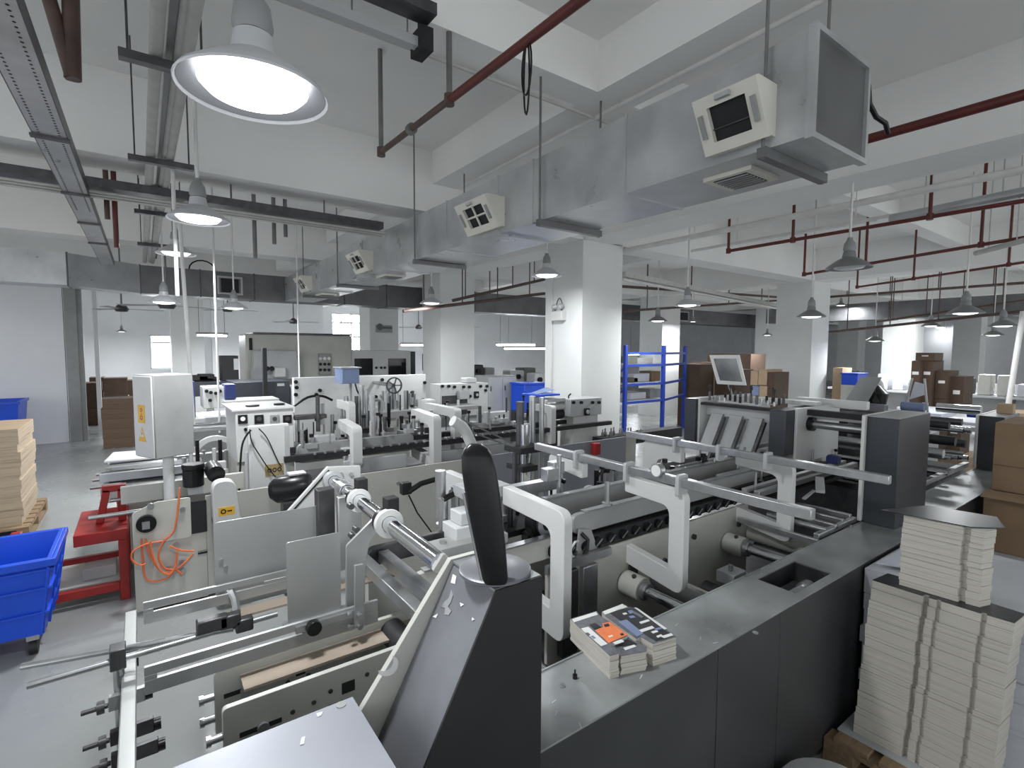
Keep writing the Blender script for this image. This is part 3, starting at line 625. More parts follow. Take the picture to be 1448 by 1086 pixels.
# pale crescent patch standing in for a cutout in the flange
q = [Py(545 + 18 * math.cos(a), 938 + 18 * math.sin(a), YBK - 0.019) for a in [math.radians(v) for v in range(-25, 120, 12)]] + [Py(541 + 15 * math.cos(a), 934 + 15 * math.sin(a), YBK - 0.019) for a in [math.radians(v) for v in range(115, -30, -12)]]
MB().faces(q + [v + Vector((0, -0.001, 0)) for v in q], [tuple(range(len(q))), tuple(range(len(q), 2 * len(q)))]).build('crescent_mark', 'print_white', t)
dc = Pz(700, 797, 1.352)
MB().lathe((dc.x, dc.y, 1.331), [(0, 0), (0.088, 0), (0.092, 0.003), (0.092, 0.010), (0.086, 0.014), (0.02, 0.017), (0, 0.017)], 44).build('disc', 'console_paint', t, 0)
# lever: thick rounded paddle leaning a little
hb = Pz(701, 822, 1.344); ht = Py(672, 627, hb.y + 0.03)
m = MB(); rows = []; N = 22
sx = Vector((0.80, -0.58, 0)).normalized(); sy = Vector((0.58, 0.80, 0)).normalized()
stations = [(0.0, 0.027, 0.022), (0.03, 0.031, 0.024), (0.25, 0.036, 0.026), (0.55, 0.041, 0.028), (0.8, 0.041, 0.028), (0.91, 0.037, 0.026), (0.965, 0.028, 0.020), (0.995, 0.014, 0.010)]
for k, wx, wy in stations:
    c0 = hb.lerp(ht, k); r = []
    for i in range(N):
        a = 2 * PI * i / N; cx = abs(math.cos(a)) ** 0.6 * math.copysign(1, math.cos(a)); cy = abs(math.sin(a)) ** 0.6 * math.copysign(1, math.sin(a))
        r.append(m.bm.verts.new(c0 + sx * wx * cx + sy * wy * cy))
    rows.append(r)
for A, B in zip(rows, rows[1:]):
    for i in range(N): m.bm.faces.new((A[i], A[(i + 1) % N], B[(i + 1) % N], B[i]))
m.bm.faces.new(rows[0][::-1]); m.bm.faces.new(rows[-1])
lv = m.build('lever', 'black_plastic', t)
MB().bar(hb - sx * 0.029 + Vector((0, 0, 0.01)) - sy * 0.012, hb.lerp(ht, 0.66) - sx * 0.040 - sy * 0.012, 0.014, 0.006).build('lever_spine', 'steel', lv)
# bird shaped paint scar on the slope
sl = lambda px, py: None
m = MB()
def slope_pt(px, py, e=0.001):
    # sloping face of the console: plane through (0.305,.664) and (0.669,1.325)
    n = Vector((-(1.325 - 0.664), 0, 0.669 - 0.305)).normalized(); o = Vector((0.669, 0, 1.325))
    d = _ray(px, py); k = (o - _E).dot(n) / d.dot(n); return _E + d * k + n * e
def scar(pts, mm):
    q = [slope_pt(*p) for p in pts]; r = [slope_pt(p[0], p[1], 0.0018) for p in pts]; n = len(q)
    MB().faces(q + r, [tuple(range(n)), tuple(range(n, 2 * n))] + [(i, (i + 1) % n, n + (i + 1) % n, n + i) for i in range(n)]).build('paint_scar', mm, t, smooth=False)
scar([(639, 834), (641, 842), (638, 852), (634, 858), (639, 864), (635, 870), (629, 869), (630, 860), (623, 858), (628, 852), (635, 846)], 'steel')
scar([(641, 812), (646, 815), (644, 826), (638, 824)], 'print_white')
scar([(612, 872), (620, 868), (617, 874)], 'print_white'); scar([(651, 852), (657, 855), (652, 858)], 'print_white'); scar([(668, 873), (672, 876), (668, 878)], 'print_white')

# ---- raised lid left of the console
t = thing('metal_lid', 'flat blue grey sheet metal lid at the bottom left of the console', 'cover')
zl = Py(498, 985, 1.235).z
MB().box(-0.75, 0.405, 0.5, 1.235, zl - 0.004, zl).build('lid_sheet', 'sheet_blue_grey', t, 0.001)
MB().box(-0.75, 0.39, 0.5, 1.22, 0.0, zl - 0.0041).build('lid_body', 'panel_dark', t)
m = MB()
for pts in (((447, 1009), (457, 1006), (454, 1012), (449, 1014)), ((426, 1043), (432, 1041), (430, 1052), (424, 1054))):
    q = [Pz(a, b, zl + 0.0008) for a, b in pts]; MB().faces(q + [v + Vector((0, 0, 0.0006)) for v in q], [(0, 1, 2, 3), (4, 5, 6, 7), (0, 1, 5, 4), (1, 2, 6, 5), (2, 3, 7, 6), (3, 0, 4, 7)]).build('paper_scrap', 'paper', t)
p = Pz(482, 997, zl); MB().cyl((p.x, p.y, zl), (p.x, p.y, zl + 0.002), 0.012, 16).build('screw', 'grey_enamel', t)

# ---- paper blanks lying on the worktop
def ZQ(pts, ox, oy, k, z): return [Pz(ox + a * k, oy + b * k, z) for a, b in pts]
def blanks(name, label, poly, z0, z1, patches, group):
    t = thing(name, label, 'cartons', (0, 0, 0), group); tp = ZQ(poly, 760, 760, 0.3, z1)
    t.location = (tp[0].x, tp[0].y, z0)
    n = 8
    for i in range(n):
        j = random.uniform(-0.0025, 0.0025), random.uniform(-0.0025, 0.0025)
        MB().prism([(p.x + j[0], p.y + j[1]) for p in tp], 'z', z0 + (z1 - z0) * i / n, z0 + (z1 - z0) * (i + 1) / n - 0.0006).build('blank', 'board_edges', t, smooth=False)
    MB().prism([(p.x, p.y) for p in tp], 'z', z1, z1 + 0.001).build('top_blank', 'print_grey', t, smooth=False)
    for k, (mm, pp) in enumerate(patches):
        q = ZQ(pp, 760, 760, 0.3, z1); MB().prism([(p.x, p.y) for p in q], 'z', z1 + 0.0012, z1 + 0.0022 + 0.0002 * k).build('print_patch', mm, t, smooth=False)
G = 'stacks of printed blanks on the worktop'
blanks('blank_stack', 'stack of printed carton blanks with an orange panel on top', [(155, 385), (280, 348), (300, 375), (345, 400), (425, 462), (350, 503), (385, 548), (342, 560), (190, 420)], ZT, 0.925,
       [('print_orange', [(272, 440), (310, 425), (306, 408), (340, 400), (425, 462), (335, 500)]), ('print_white', [(162, 388), (276, 353), (285, 366), (172, 402)]), ('print_white', [(205, 432), (240, 424), (330, 505), (300, 515)]), ('print_black', [(245, 415), (270, 405), (300, 425), (268, 436)]), ('print_black', [(388, 458), (402, 454), (408, 462), (396, 466)]), ('print_white', [(212, 440), (222, 437), (232, 446), (222, 449)]), ('blue_steel', [(250, 470), (262, 466), (276, 478), (264, 482)]), ('print_grey', [(225, 455), (238, 452), (250, 462), (237, 466)]), ('print_white', [(333, 470), (352, 464), (356, 470), (338, 476)]), ('print_white', [(355, 500), (395, 485), (408, 494), (368, 508)]), ('print_black', [(312, 415), (334, 410), (340, 420), (318, 425)])], G)
blanks('blank_stack', 'small stack of dark blanks with a white label in front of the orange one', [(352, 505), (430, 474), (515, 520), (514, 538), (394, 560)], ZT, 0.915,
       [('print_white', [(405, 523), (455, 508), (466, 516), (414, 534)]), ('print_black', [(365, 507), (425, 482), (470, 505), (402, 515)])], G)
blanks('blank_stack', 'right stack of glossy black and grey printed blanks on the worktop', [(305, 352), (400, 313), (432, 330), (470, 332), (655, 470), (545, 503), (487, 470), (465, 478), (320, 372)], ZT, 0.925,
       [('print_black', [(330, 350), (455, 332), (640, 468), (560, 492), (480, 440), (420, 415)]), ('print_white', [(306, 352), (400, 316), (424, 330), (318, 366)]), ('print_white', [(455, 333), (468, 334), (610, 432), (598, 436)]), ('blue_steel', [(380, 400), (420, 390), (500, 455), (470, 470)]), ('print_white', [(478, 440), (540, 420), (552, 430), (492, 450)]), ('print_white', [(535, 448), (562, 440), (570, 448), (545, 456)]), ('print_white', [(580, 470), (630, 455), (640, 465), (598, 478)]), ('blue_steel', [(425, 350), (445, 346), (460, 358), (436, 364)]), ('print_white', [(400, 362), (416, 358), (424, 364), (408, 368)]), ('blue_steel', [(430, 376), (452, 372), (462, 380), (440, 385)]), ('print_white', [(362, 342), (392, 332), (398, 336), (368, 346)]), ('print_grey', [(455, 352), (500, 378), (492, 386), (448, 360)]), ('print_white', [(560, 470), (582, 462), (590, 468), (568, 476)]), ('blue_steel', [(552, 436), (580, 428), (588, 434), (560, 443)]), ('print_white', [(480, 404), (522, 392), (530, 398), (488, 411)])], G)
p = Pz(806, 905, ZT)
# ---- grey towers on the cabinet
def tower(label, x0, x1, z1, m1='slate'):
    t = thing('drive_tower', label, 'machine tower', (x0, 1.15, ZT))
    MB().box(x0, x1, 1.08, 1.245, ZT + 0.001, z1).build('housing', m1, t, 0.003)
    MB().box(x0 - 0.004, x1, 1.082, 1.246, z1, z1 + 0.004).build('top_sheet', 'grey_enamel', t)
    MB().prism(rpoly([(x0 - 0.03, ZT + 0.01), (x1 + 0.02, ZT + 0.01), (x1 + 0.02, z1 + 0.008), (x0 - 0.03, z1 + 0.008)], 0.01), 'y', 1.247, 1.265).build('side_plate', 'white_enamel', t, 0.002)
    return t
tower('near charcoal drive tower standing on the worktop end', 3.57, 4.10, 1.505)
tower('farther charcoal drive tower standing beside the cardboard boxes', 6.06, 6.62, 1.33)

# ---- the folding machine itself
t = FM = thing('folding_machine', 'front carton folding machine with white C shaped arms and belts', 'machine', (2.2, 1.9, 0))
MB().box(0.85, 4.28, 1.30, 2.55, 0.02, 0.34).build('base_frame', 'steel_dark', t)
MB().box(0.91, 3.5, 2.50, 2.56, 0.34, 0.86).build('rear_plate', 'cream', t)
MB().box(1.50, 3.22, 1.78, 1.80, 0.345, 0.895).build('inner_plate', 'cream', t, 0.002)
MB().box(0.85, 1.46, 1.80, 1.82, 0.345, 0.80).build('inner_plate', 'grey_enamel', t, 0.002)
for (x, z) in ((1.62, 0.80), (1.75, 0.52), (2.35, 0.72), (2.62, 0.80), (2.98, 0.66), (3.1, 0.78)):
    MB().cyl((x, 1.765, z), (x, 1.779, z), 0.016, 12).build('bolt', 'steel_dark', t)
MB().box(2.05, 2.12, 1.765, 1.779, 0.70, 0.77).build('hole_cover', 'black_matte', t, 0.01)
# lower cross shafts with cream collars
for (x, z) in ((2.03, 0.685), (2.97, 0.69), (1.28, 0.60)):
    s = MB().cyl((x, 1.25, z), (x, 1.776, z), 0.027, 24).build('cross_shaft', 'chrome', t)
    MB().ring((x, 1.655, z), (x, 1.7755, z), 0.062, 0.028, 32).build('collar', 'cream', s, 0.004)
    MB().ring((x, 1.625, z), (x, 1.6545, z), 0.045, 0.0285, 28).build('clamp_ring', 'steel', s, 0.003)
    MB().cyl((x - 0.02, 1.70, z + 0.055), (x - 0.024, 1.70, z + 0.066), 0.012, 12).build('set_screw', 'steel_dark', s)
for (x, z, r, mm) in ((2.28, 0.62, 0.05, 'grey_enamel'), (2.5, 0.52, 0.045, 'cream'), (3.25, 0.70, 0.055, 'cream'), (3.32, 0.58, 0.04, 'steel'), (1.8, 0.5, 0.05, 'steel_dark'), (2.75, 0.45, 0.05, 'steel_dark')):
    MB().cyl((x, 1.28, z), (x, 1.775, z), r, 20).build('idle_roller', mm, t)
for (x, y, z) in ((2.42, 1.40, 0.75), (2.50, 1.36, 0.70)):
    q = MB().box(x, x + 0.12, y, y + 0.10, z - 0.06, z).build('bearing_block', 'light_enamel', t, 0.004)
    MB().cyl((x + 0.05, y + 0.05, z), (x + 0.05, y + 0.05, z + 0.03), 0.012, 10).build('bolt', 'steel', q)
# C arms (plates in the cross plane)
def c_arm(par, x, y0, y1, z0, z1, w=0.085, wb=0.095, th=0.045, mm='white_enamel', lower=True, name='c_arm', slant=0.0):
    """plate with an upright at y1 and two arms reaching to y0"""
    s = -1 if y1 < y0 else 1
    if lower: P = [(y0, z1 + slant), (y1, z1), (y1, z0), (y0, z0 + 0.05), (y0, z0 + 0.05 + wb), (y1 - s * w, z0 + wb + 0.015), (y1 - s * w, z1 - w), (y0, z1 - w + slant)]; R = [0.01, 0.05, 0.06, 0.01, 0.01, 0.012, 0.05, 0.01]
    else: P = [(y0, z1 + slant), (y1, z1), (y1, z0), (y1 - s * w, z0), (y1 - s * w, z1 - w), (y0, z1 - w + slant)]; R = [0.01, 0.05, 0.03, 0.03, 0.05, 0.01]
    return MB().prism(rpoly(P, R, 5), 'x', x - th / 2, x + th / 2).build(name, mm, par, 0.003)
c_arm(t, 1.37, 1.93, 1.50, 0.70, 1.25, 0.085, 0.11, slant=0.015)
c_arm(t, 2.06, 1.80, 1.435, 0.735, 1.235, slant=0.01)
c_arm(t, 3.10, 1.80, 1.44, 0.755, 1.235, slant=0.02)
# rear arms, mirrored
c_arm(t, 2.06, 2.12, 2.42, 0.735, 1.265, lower=False, slant=-0.02)
c_arm(t, 2.95, 2.10, 2.42, 0.735, 1.26, w=0.12, lower=False)
c_arm(t, 1.32, 2.10, 2.45, 0.735, 1.25, lower=False)
# long square bars lying across the arms
for (x, y0, y1, z) in ((2.045, 0.875, 2.55, 1.29), (2.905, 0.905, 2.55, 1.29)):
    b = MB().box(x - 0.019, x + 0.019, y0, y1, z - 0.03, z + 0.012).build('square_bar', 'steel', t, 0.003)
    for y in ((1.46, 1.78, 2.16) if x < 2.5 else (1.50, 1.80, 2.12)):
        MB().prism(rpoly([(x - 0.036, z - 0.075), (x + 0.036, z - 0.075), (x + 0.036, z + 0.028), (x - 0.036, z + 0.028)], 0.012), 'y', y - 0.010, y + 0.010).build('bar_bracket', 'light_enamel', b, 0.002)
q = Py(805, 0, 1); 
g = MB().cyl((2.045, 1.585, 1.315), (2.015, 1.585, 1.315), 0.034, 24).build('scale_dial', 'steel', t); MB().cyl((2.0149, 1.585, 1.315), (2.013, 1.585, 1.315), 0.028, 24).build('dial_face', 'print_white', g)
# belts, carriers and rollers along the machine
def carrier(par, x0, x1, y, z0, z1, mm='grey_enamel', th=0.03, name='belt_carrier'):
    r = (z1 - z0) * 0.48
    return MB().prism(rpoly([(x0, z0), (x1, z0), (x1, z1), (x0, z1)], r, 5), 'y', y, y + th).build(name, mm, par, 0.003)
carrier(t, 1.70, 3.4, 1.83, 0.985, 1.085, 'grey_enamel')
MB().box(1.78, 3.4, 1.826, 1.864, 1.086, 1.092).build('carrier_rail', 'steel', t)
carrier(t, 1.62, 3.5, 2.02, 0.99, 1.12, 'grey_enamel')
MB().box(1.68, 3.5, 2.016, 2.054, 1.121, 1.129).build('carrier_rail', 'steel', t)
carrier(t, 0.85, 1.62, 1.84, 0.90, 1.00, 'cream'); carrier(t, 0.75, 1.35, 2.06, 0.98, 1.06, 'steel_dark')
MB().box(0.9, 1.6, 1.835, 1.875, 1.001, 1.008).build('carrier_rail', 'steel', t)
for (x0, x1, y, z) in ((1.55, 4.6, 1.812, 0.935), (1.55, 4.6, 2.00, 0.945)):
    MB().prism(rpoly(rect(x0, x1, z - 0.03, z + 0.03), 0.028, 5), 'y', y, y + 0.05).build('belt', 'rubber', t)
for k in range(30):
    x = 1.66 + k * 0.095
    MB().cyl((x, 1.795, 0.93), (x, 1.811, 0.93), 0.026, 12).build('belt_roller', 'black_plastic', t)
    MB().bar((x - 0.02, 1.792, 0.915), (x + 0.02, 1.792, 0.945), 0.004, 0.006).build('roller_spring', 'steel', t)
MB().box(1.72, 3.4, 1.866, 2.012, 0.96, 0.99).build('roller_bed', 'black_matte', t); MB().box(1.4, 3.4, 2.06, 2.30, 0.95, 0.98).build('roller_bed', 'black_matte', t)
for k in range(34):
    x = 1.76 + 0.048 * k
    MB().cyl((x, 1.872, 1.005), (x, 2.006, 1.005), 0.013, 10).build('bed_roller', ('steel', 'black_plastic', 'steel_dark')[k % 3], t)
rnd = random.Random(12)
for k in range(36):
    x = rnd.uniform(1.45, 3.35); y = rnd.uniform(2.08, 2.30); hh = rnd.uniform(0.04, 0.18)
    o = MB().cyl((x, y, 0.98), (x, y, 1.0 + hh), rnd.uniform(0.006, 0.018), 10).build('adjust_spindle', rnd.choice(['steel', 'steel_dark', 'black_plastic', 'light_enamel']), t)
    if k % 3 == 0: MB().cyl((x, y, 1.0 + hh), (x, y, 1.025 + hh), 0.018, 12).build('knob', 'black_plastic', o)
    if k % 3 == 1: MB().box(x - 0.04, x + 0.04, y - 0.025, y + 0.025, 0.981, 1.02).build('clamp_block', rnd.choice(['light_enamel', 'steel', 'black_matte']), o, 0.003)
# head pulley of the carriers, with cable
MB().cyl((1.62, 1.93, 1.04), (1.62, 1.99, 1.04), 0.10, 32).build('pulley', 'black_plastic', t, 0.006)
MB().ring((1.62, 1.915, 1.04), (1.62, 1.93, 1.04), 0.07, 0.04, 28).build('pulley_rim', 'steel', t)
MB().prism([(1.70, 0.86), (1.86, 0.86), (1.80, 1.0), (1.72, 1.02)], 'y', 1.80, 1.812).build('guide_shoe', 'grey_enamel', t)
MB().box(1.48, 1.90, 1.755, 1.779, 0.865, 0.905).build('angle_strip', 'steel', t)
MB().box(1.56, 1.66, 1.74, 1.779, 0.45, 0.86).build('slotted_bracket', 'steel_dark', t, 0.004); MB().box(1.70, 1.80, 1.75, 1.779, 0.40, 0.85).build('slotted_bracket', 'steel', t, 0.004)
MB().tube([(1.70, 1.79, 0.97), (1.66, 1.77, 0.98), (1.63, 1.77, 0.95), (1.65, 1.78, 0.91), (1.69, 1.79, 0.89)], 0.006).build('cable', 'white_enamel', t)
MB().tube([(1.73, 1.80, 1.0), (1.75, 1.775, 0.97), (1.745, 1.775, 0.92), (1.71, 1.78, 0.88)], 0.010).build('cable', 'black_plastic', t)
# posts and knobs standing on the carriers
def post(par, x, y, z0, z1, r=0.012, mm='steel', knob=None):
    o = MB().cyl((x, y, z0), (x, y, z1), r, 14).cyl((x, y, z0), (x, y, z0 + 0.012), r * 2.0, 14).build('guide_post', mm, par, 0)
    if knob: MB().cyl((x, y, z1), (x, y, z1 + knob), r * 1.7, 14).build('knob', 'black_plastic', o, 0.002)
    return o
post(t, 1.96, 1.85, 1.09, 1.21, 0.014)
post(t, 1.86, 2.12, 1.08, 1.32, 0.013); post(t, 1.25, 2.2, 1.03, 1.22, 0.022); post(t, 1.18, 2.22, 1.03, 1.26, 0.013, 'steel', 0.02)
def lever_arm(par, a, b, c):
    return MB().tube([a, b, c], 0.014, 10).build('black_lever', 'black_plastic', par)
lever_arm(t, Py(577, 696, 2.35), Py(595, 684, 2.35), Py(615, 678, 2.35)); lever_arm(t, Py(627, 706, 2.1), Py(650, 694, 2.1), Py(690, 690, 2.1))
a = Py(575, 690, 2.36); MB().box(a.x - 0.03, a.x + 0.02, a.y - 0.02, a.y + 0.02, a.z - 0.03, a.z + 0.03).build('clamp_block', 'black_plastic', t, 0.004)
MB().tube([Py(578, 700, 2.4), Py(590, 725, 2.4), Py(612, 755, 2.4)], 0.004, 6).build('cable', 'black_plastic', t)
a = Py(627, 705, 2.12)
MB().cyl((a.x, a.y, 1.0), (a.x, a.y, a.z), 0.022, 18).cyl((a.x, a.y, 0.98), (a.x, a.y, 1.0), 0.05, 18).build('lever_column', 'steel', t)
b = Py(623, 680, 2.15); MB().cyl((b.x, b.y, 1.1), (b.x, b.y, b.z + 0.05), 0.026, 18).build('lever_column', 'steel', t)
q0 = Py(640, 745, 1.98); MB().box(q0.x, q0.x + 0.16, 1.95, 2.08, 1.03, q0.z + 0.0).box(q0.x + 0.03, q0.x + 0.13, 1.96, 2.06, q0.z, q0.z + 0.06).build('feed_block', 'cloth_white', t, 0.006)
MB().box(1.0, 1.36, 1.90, 2.02, 1.0, 1.05).build('slide_block', 'grey_enamel', t, 0.004)
for (x, y) in ((1.05, 1.96), (1.22, 1.95), (1.30, 1.99)): MB().cyl((x, y, 1.05), (x, y, 1.062), 0.016, 12).build('bolt', 'steel', t)
MB().box(1.18, 1.40, 1.94, 2.1, 1.21, 1.265).build('arm_head', 'light_enamel', t, 0.004)
MB().box(1.42, 1.95, 2.2, 2.26, 1.10, 1.16).build('cross_rail', 'steel', t, 0.003)
for (x, y, z) in ((1.80, 2.14, 1.18), (1.88, 2.18, 1.2)): MB().box(x - 0.03, x + 0.05, y - 0.03, y + 0.03, z, z + 0.07).build('clamp_block', 'steel', t, 0.004)
lever_arm(t, Py(772, 677, 2.25), Py(785, 676, 2.25), Py(798, 681, 2.25)); lever_arm(t, Py(846, 671, 2.35), Py(856, 665, 2.35), Py(866, 661, 2.35))
MB().tube([Py(820 + 3 * k, 700 - 12 * math.sin(PI * k / 9), 2.1) for k in range(10)], 0.010).build('white_hose', 'cloth_white', t)
# vertical chrome column group at the back
for (px, py0, py1, y, r, mm) in ((742, 700, 600, 3.0, 0.035, 'chrome'), (735, 640, 568, 3.05, 0.03, 'steel_dark'), (752, 650, 560, 3.1, 0.025, 'steel'), (765, 690, 562, 3.1, 0.02, 'steel'), (728, 700, 640, 2.95, 0.02, 'steel_dark')):
    a, b = Py(px, py0, y), Py(px, py1, y); MB().cyl((a.x, y, 0.5), (a.x, y, b.z), r, 18).build('guide_column', mm, t)
for (px, py, w) in ((745, 634, 0.22), (742, 660, 0.14)): a = Py(px, py, 3.0); MB().box(a.x - w / 2, a.x + w / 2, 2.93, 3.14, a.z - 0.025, a.z + 0.02).build('column_yoke', 'black_matte', t, 0.004)
# delivery deck before the towers
MB().box(3.25, 4.6, 1.60, 2.45, 0.96, 0.98).build('deck', 'black_matte', t)
for y in (1.62, 1.70, 1.88, 2.08, 2.2, 2.32): MB().box(3.05, 4.5, y, y + 0.035, 1.0, 1.035 + 0.05 * (y > 1.8)).build('deck_rail', ('steel', 'grey_enamel', 'light_enamel')[int(y * 50) % 3], t, 0.002)
for y in (1.66, 1.80, 2.0, 2.14): MB().box(3.0, 4.5, y, y + 0.04, 0.995, 1.01).build('belt', 'rubber', t)
MB().box(3.75, 4.15, 2.02, 2.16, 1.09, 1.10).build('paper_sheet', 'paper', t)
for (x0, y0, x1, y1, z) in ((3.05, 1.27, 3.05, 1.75, 0.83), (3.28, 1.27, 3.28, 1.60, 0.87), (3.05, 1.285, 3.56, 1.285, 0.86), (3.42, 1.29, 3.42, 1.95, 0.87), (3.52, 1.29, 3.52, 2.0, 0.88), (3.56, 1.29, 3.56, 1.98, 0.80)):
    MB().bar((x0, y0, z), (x1, y1, z), 0.03, 0.03).build('alu_profile', 'steel', t, 0.003)
MB().cyl((3.17, 1.62, 0.87), (3.17, 1.28, 0.87), 0.016, 14).cyl((3.17, 1.62, 0.87), (3.17, 1.54, 0.87), 0.026, 14).build('adjust_spindle', 'steel', t)
MB().bar((3.35, 1.40, 1.04), (3.62, 1.52, 1.06), 0.05, 0.02).bar((3.25, 1.45, 1.0), (3.5, 1.5, 1.0), 0.02, 0.01).build('guide_shoe', 'light_enamel', t, 0.002)
MB().box(3.95, 4.02, 1.55, 1.62, 1.10, 1.16).build('blue_valve', 'blue_deep', t, 0.006)
for k in range(24):
    x = 3.15 + 0.055 * k; y = 1.70 + 0.11 * ((k * 3) % 7); post(t, x, y, 1.0, 1.13 + 0.03 * (k % 3), 0.008, 'steel', 0.02 if k % 2 else None)
for (px, py0, py1) in ((1000, 648, 680), (1013, 640, 690), (1022, 640, 686), (1033, 640, 680)):
    a, b = Py(px, py0, 2.45), Py(px, py1, 2.45); MB().cyl(b, (b.x, b.y, a.z + 0.06), 0.010, 10).build('guide_rod', 'steel_dark', t)

# ---- pressing unit: towers in line with the near grey tower
t = PU = thing('pressing_unit', 'white plated pressing unit with cross shaft behind the near charcoal tower', 'machine', (3.9, 2.1, 1.18))
MB().box(3.60, 4.25, 1.745, 1.86, 1.17, 1.485).build('middle_housing', 'slate', t, 0.003)
MB().box(3.72, 4.40, 1.725, 1.744, 1.10, 1.495).build('middle_plate', 'white_enamel', t, 0.003)
MB().box(3.60, 4.3, 2.46, 2.56, 1.12, 1.51).build('end_housing', 'slate', t, 0.003)
MB().box(3.63, 4.4, 2.44, 2.459, 1.08, 1.52).build('end_plate', 'white_enamel', t, 0.003)
MB().cyl((3.90, 1.266, 1.375), (3.90, 1.724, 1.375), 0.028, 20).build('cross_shaft', 'steel', t)
MB().ring((3.90, 1.69, 1.375), (3.90, 1.7245, 1.375), 0.05, 0.0285, 24).build('bearing', 'black_plastic', t)
MB().box(3.72, 3.80, 1.862, 2.439, 1.38, 1.46).build('cross_beam', 'light_enamel', t, 0.003)
MB().box(3.64, 3.71, 1.862, 2.439, 1.465, 1.485).build('dark_rail', 'black_matte', t)
MB().box(3.86, 3.92, 1.27, 1.74, 1.44, 1.48).build('dark_rail', 'black_matte', t); MB().box(3.95, 4.10, 1.27, 1.72, 1.41, 1.435).build('cover_strip', 'white_enamel', t, 0.003)
for y in (1.96, 2.12, 2.28):
    MB().faces([(3.70, y, 1.40), (3.70, y + 0.10, 1.40), (3.52, y + 0.13, 1.02), (3.52, y + 0.03, 1.02), (3.72, y, 1.40), (3.72, y + 0.10, 1.40), (3.54, y + 0.13, 1.02), (3.54, y + 0.03, 1.02)], [(0, 1, 2, 3), (4, 5, 6, 7), (0, 1, 5, 4), (1, 2, 6, 5), (2, 3, 7, 6), (3, 0, 4, 7)]).build('slanted_cover', 'light_enamel', t, 0.002)
    MB().bar((3.66, y - 0.04, 1.38), (3.5, y - 0.01, 1.05), 0.02, 0.02).build('tension_rod', 'steel_dark', t)
MB().box(3.75, 4.35, 2.00, 2.36, 1.486, 1.50).build('top_tray', 'white_enamel', t)
for k in range(22):
    y = 1.88 + 0.026 * k; x = 3.70 + 0.3 * ((k * 7) % 5) / 5
    o = MB().cyl((x, y, 1.50), (x, y, 1.53 + 0.02 * (k % 3)), 0.010, 10).build('adjust_knob', ('steel', 'black_plastic', 'steel_dark')[k % 3], t)
    if k % 4 == 0: MB().cyl((x, y, 1.53), (x, y, 1.60), 0.004, 8).cyl((x, y, 1.60), (x, y, 1.625), 0.011, 10).build('knob', 'black_plastic', o)
MB().bar((4.1, 1.75, 1.505), (4.1, 2.3, 1.505), 0.10, 0.03).build('top_cover', 'white_enamel', t, 0.004)
MB().bar((4.3, 1.5, 1.50), (4.3, 2.0, 1.50), 0.06, 0.06).build('top_cover', 'white_enamel', t, 0.004)
# ---- roller section between the towers
t = thing('roller_section', 'black roller section with shiny bars between the two charcoal towers', 'machine', (5.1, 1.9, 0.9))
for (x, z, r, mm) in ((5.95, 1.20, 0.03, 'chrome'), (5.2, 1.08, 0.035, 'steel'), (5.6, 1.0, 0.022, 'chrome'), (5.9, 0.96, 0.022, 'chrome'), (5.35, 0.9, 0.02, 'chrome'), (4.5, 0.90, 0.02, 'chrome'), (4.75, 0.93, 0.03, 'rubber'), (5.5, 1.15, 0.04, 'rubber'), (5.8, 1.10, 0.035, 'steel_dark'), (5.7, 1.22, 0.02, 'chrome'), (5.4, 1.02, 0.018, 'chrome'), (5.75, 1.02, 0.018, 'steel'), (5.65, 1.30, 0.03, 'steel_dark'), (5.3, 1.30, 0.03, 'rubber')):
    MB().cyl((x, 1.27, z), (x, 2.44, z), r, 18).build('roller', mm, t)
for y in (1.95, 2.45): MB().prism(rpoly(rect(4.55, 4.75, 0.87, 1.42), 0.05), 'y', y, y + 0.02).build('side_plate', 'white_enamel', t, 0.002)
MB().prism(rpoly(rect(4.40, 4.52, 0.92, 1.38), 0.05), 'y', 1.45, 1.47).build('side_plate', 'white_enamel', t, 0.002)
for z in (1.0, 1.1, 1.25, 1.33): MB().cyl((4.46, 1.43, z), (4.46, 1.45, z), 0.022, 14).build('bolt', 'steel_dark', t)
MB().box(4.32, 6.05, 1.30, 2.44, 0.86, 0.868).build('deck', 'black_matte', t); MB().box(4.32, 6.05, 1.32, 2.42, 0.0, 0.8599).build('base', 'steel_dark', t)
MB().box(4.80, 6.5, 2.46, 2.48, 0.87, 1.33).build('rear_panel', 'black_matte', t)  # black sheet added to fill the gaps between rollers with darkness
MB().bar((4.32, 1.30, 0.89), (6.0, 1.30, 0.89), 0.04, 0.04).build('alu_profile', 'steel', t, 0.003)
# top cylinders beyond
for i, (p0, p1, r) in enumerate((((1275, 574), (1308, 575), 0.05), ((1325, 576), (1388, 578), 0.05), ((1368, 586), (1395, 588), 0.03))):
    a, b = Px(*p0, 6.9 + i * .2), Px(*p1, 6.9 + .2 * i); b.z = a.z; MB().cyl(a, b, r, 18).build('top_roller', ('blue_steel', 'chrome', 'blue_rack')[i], t)

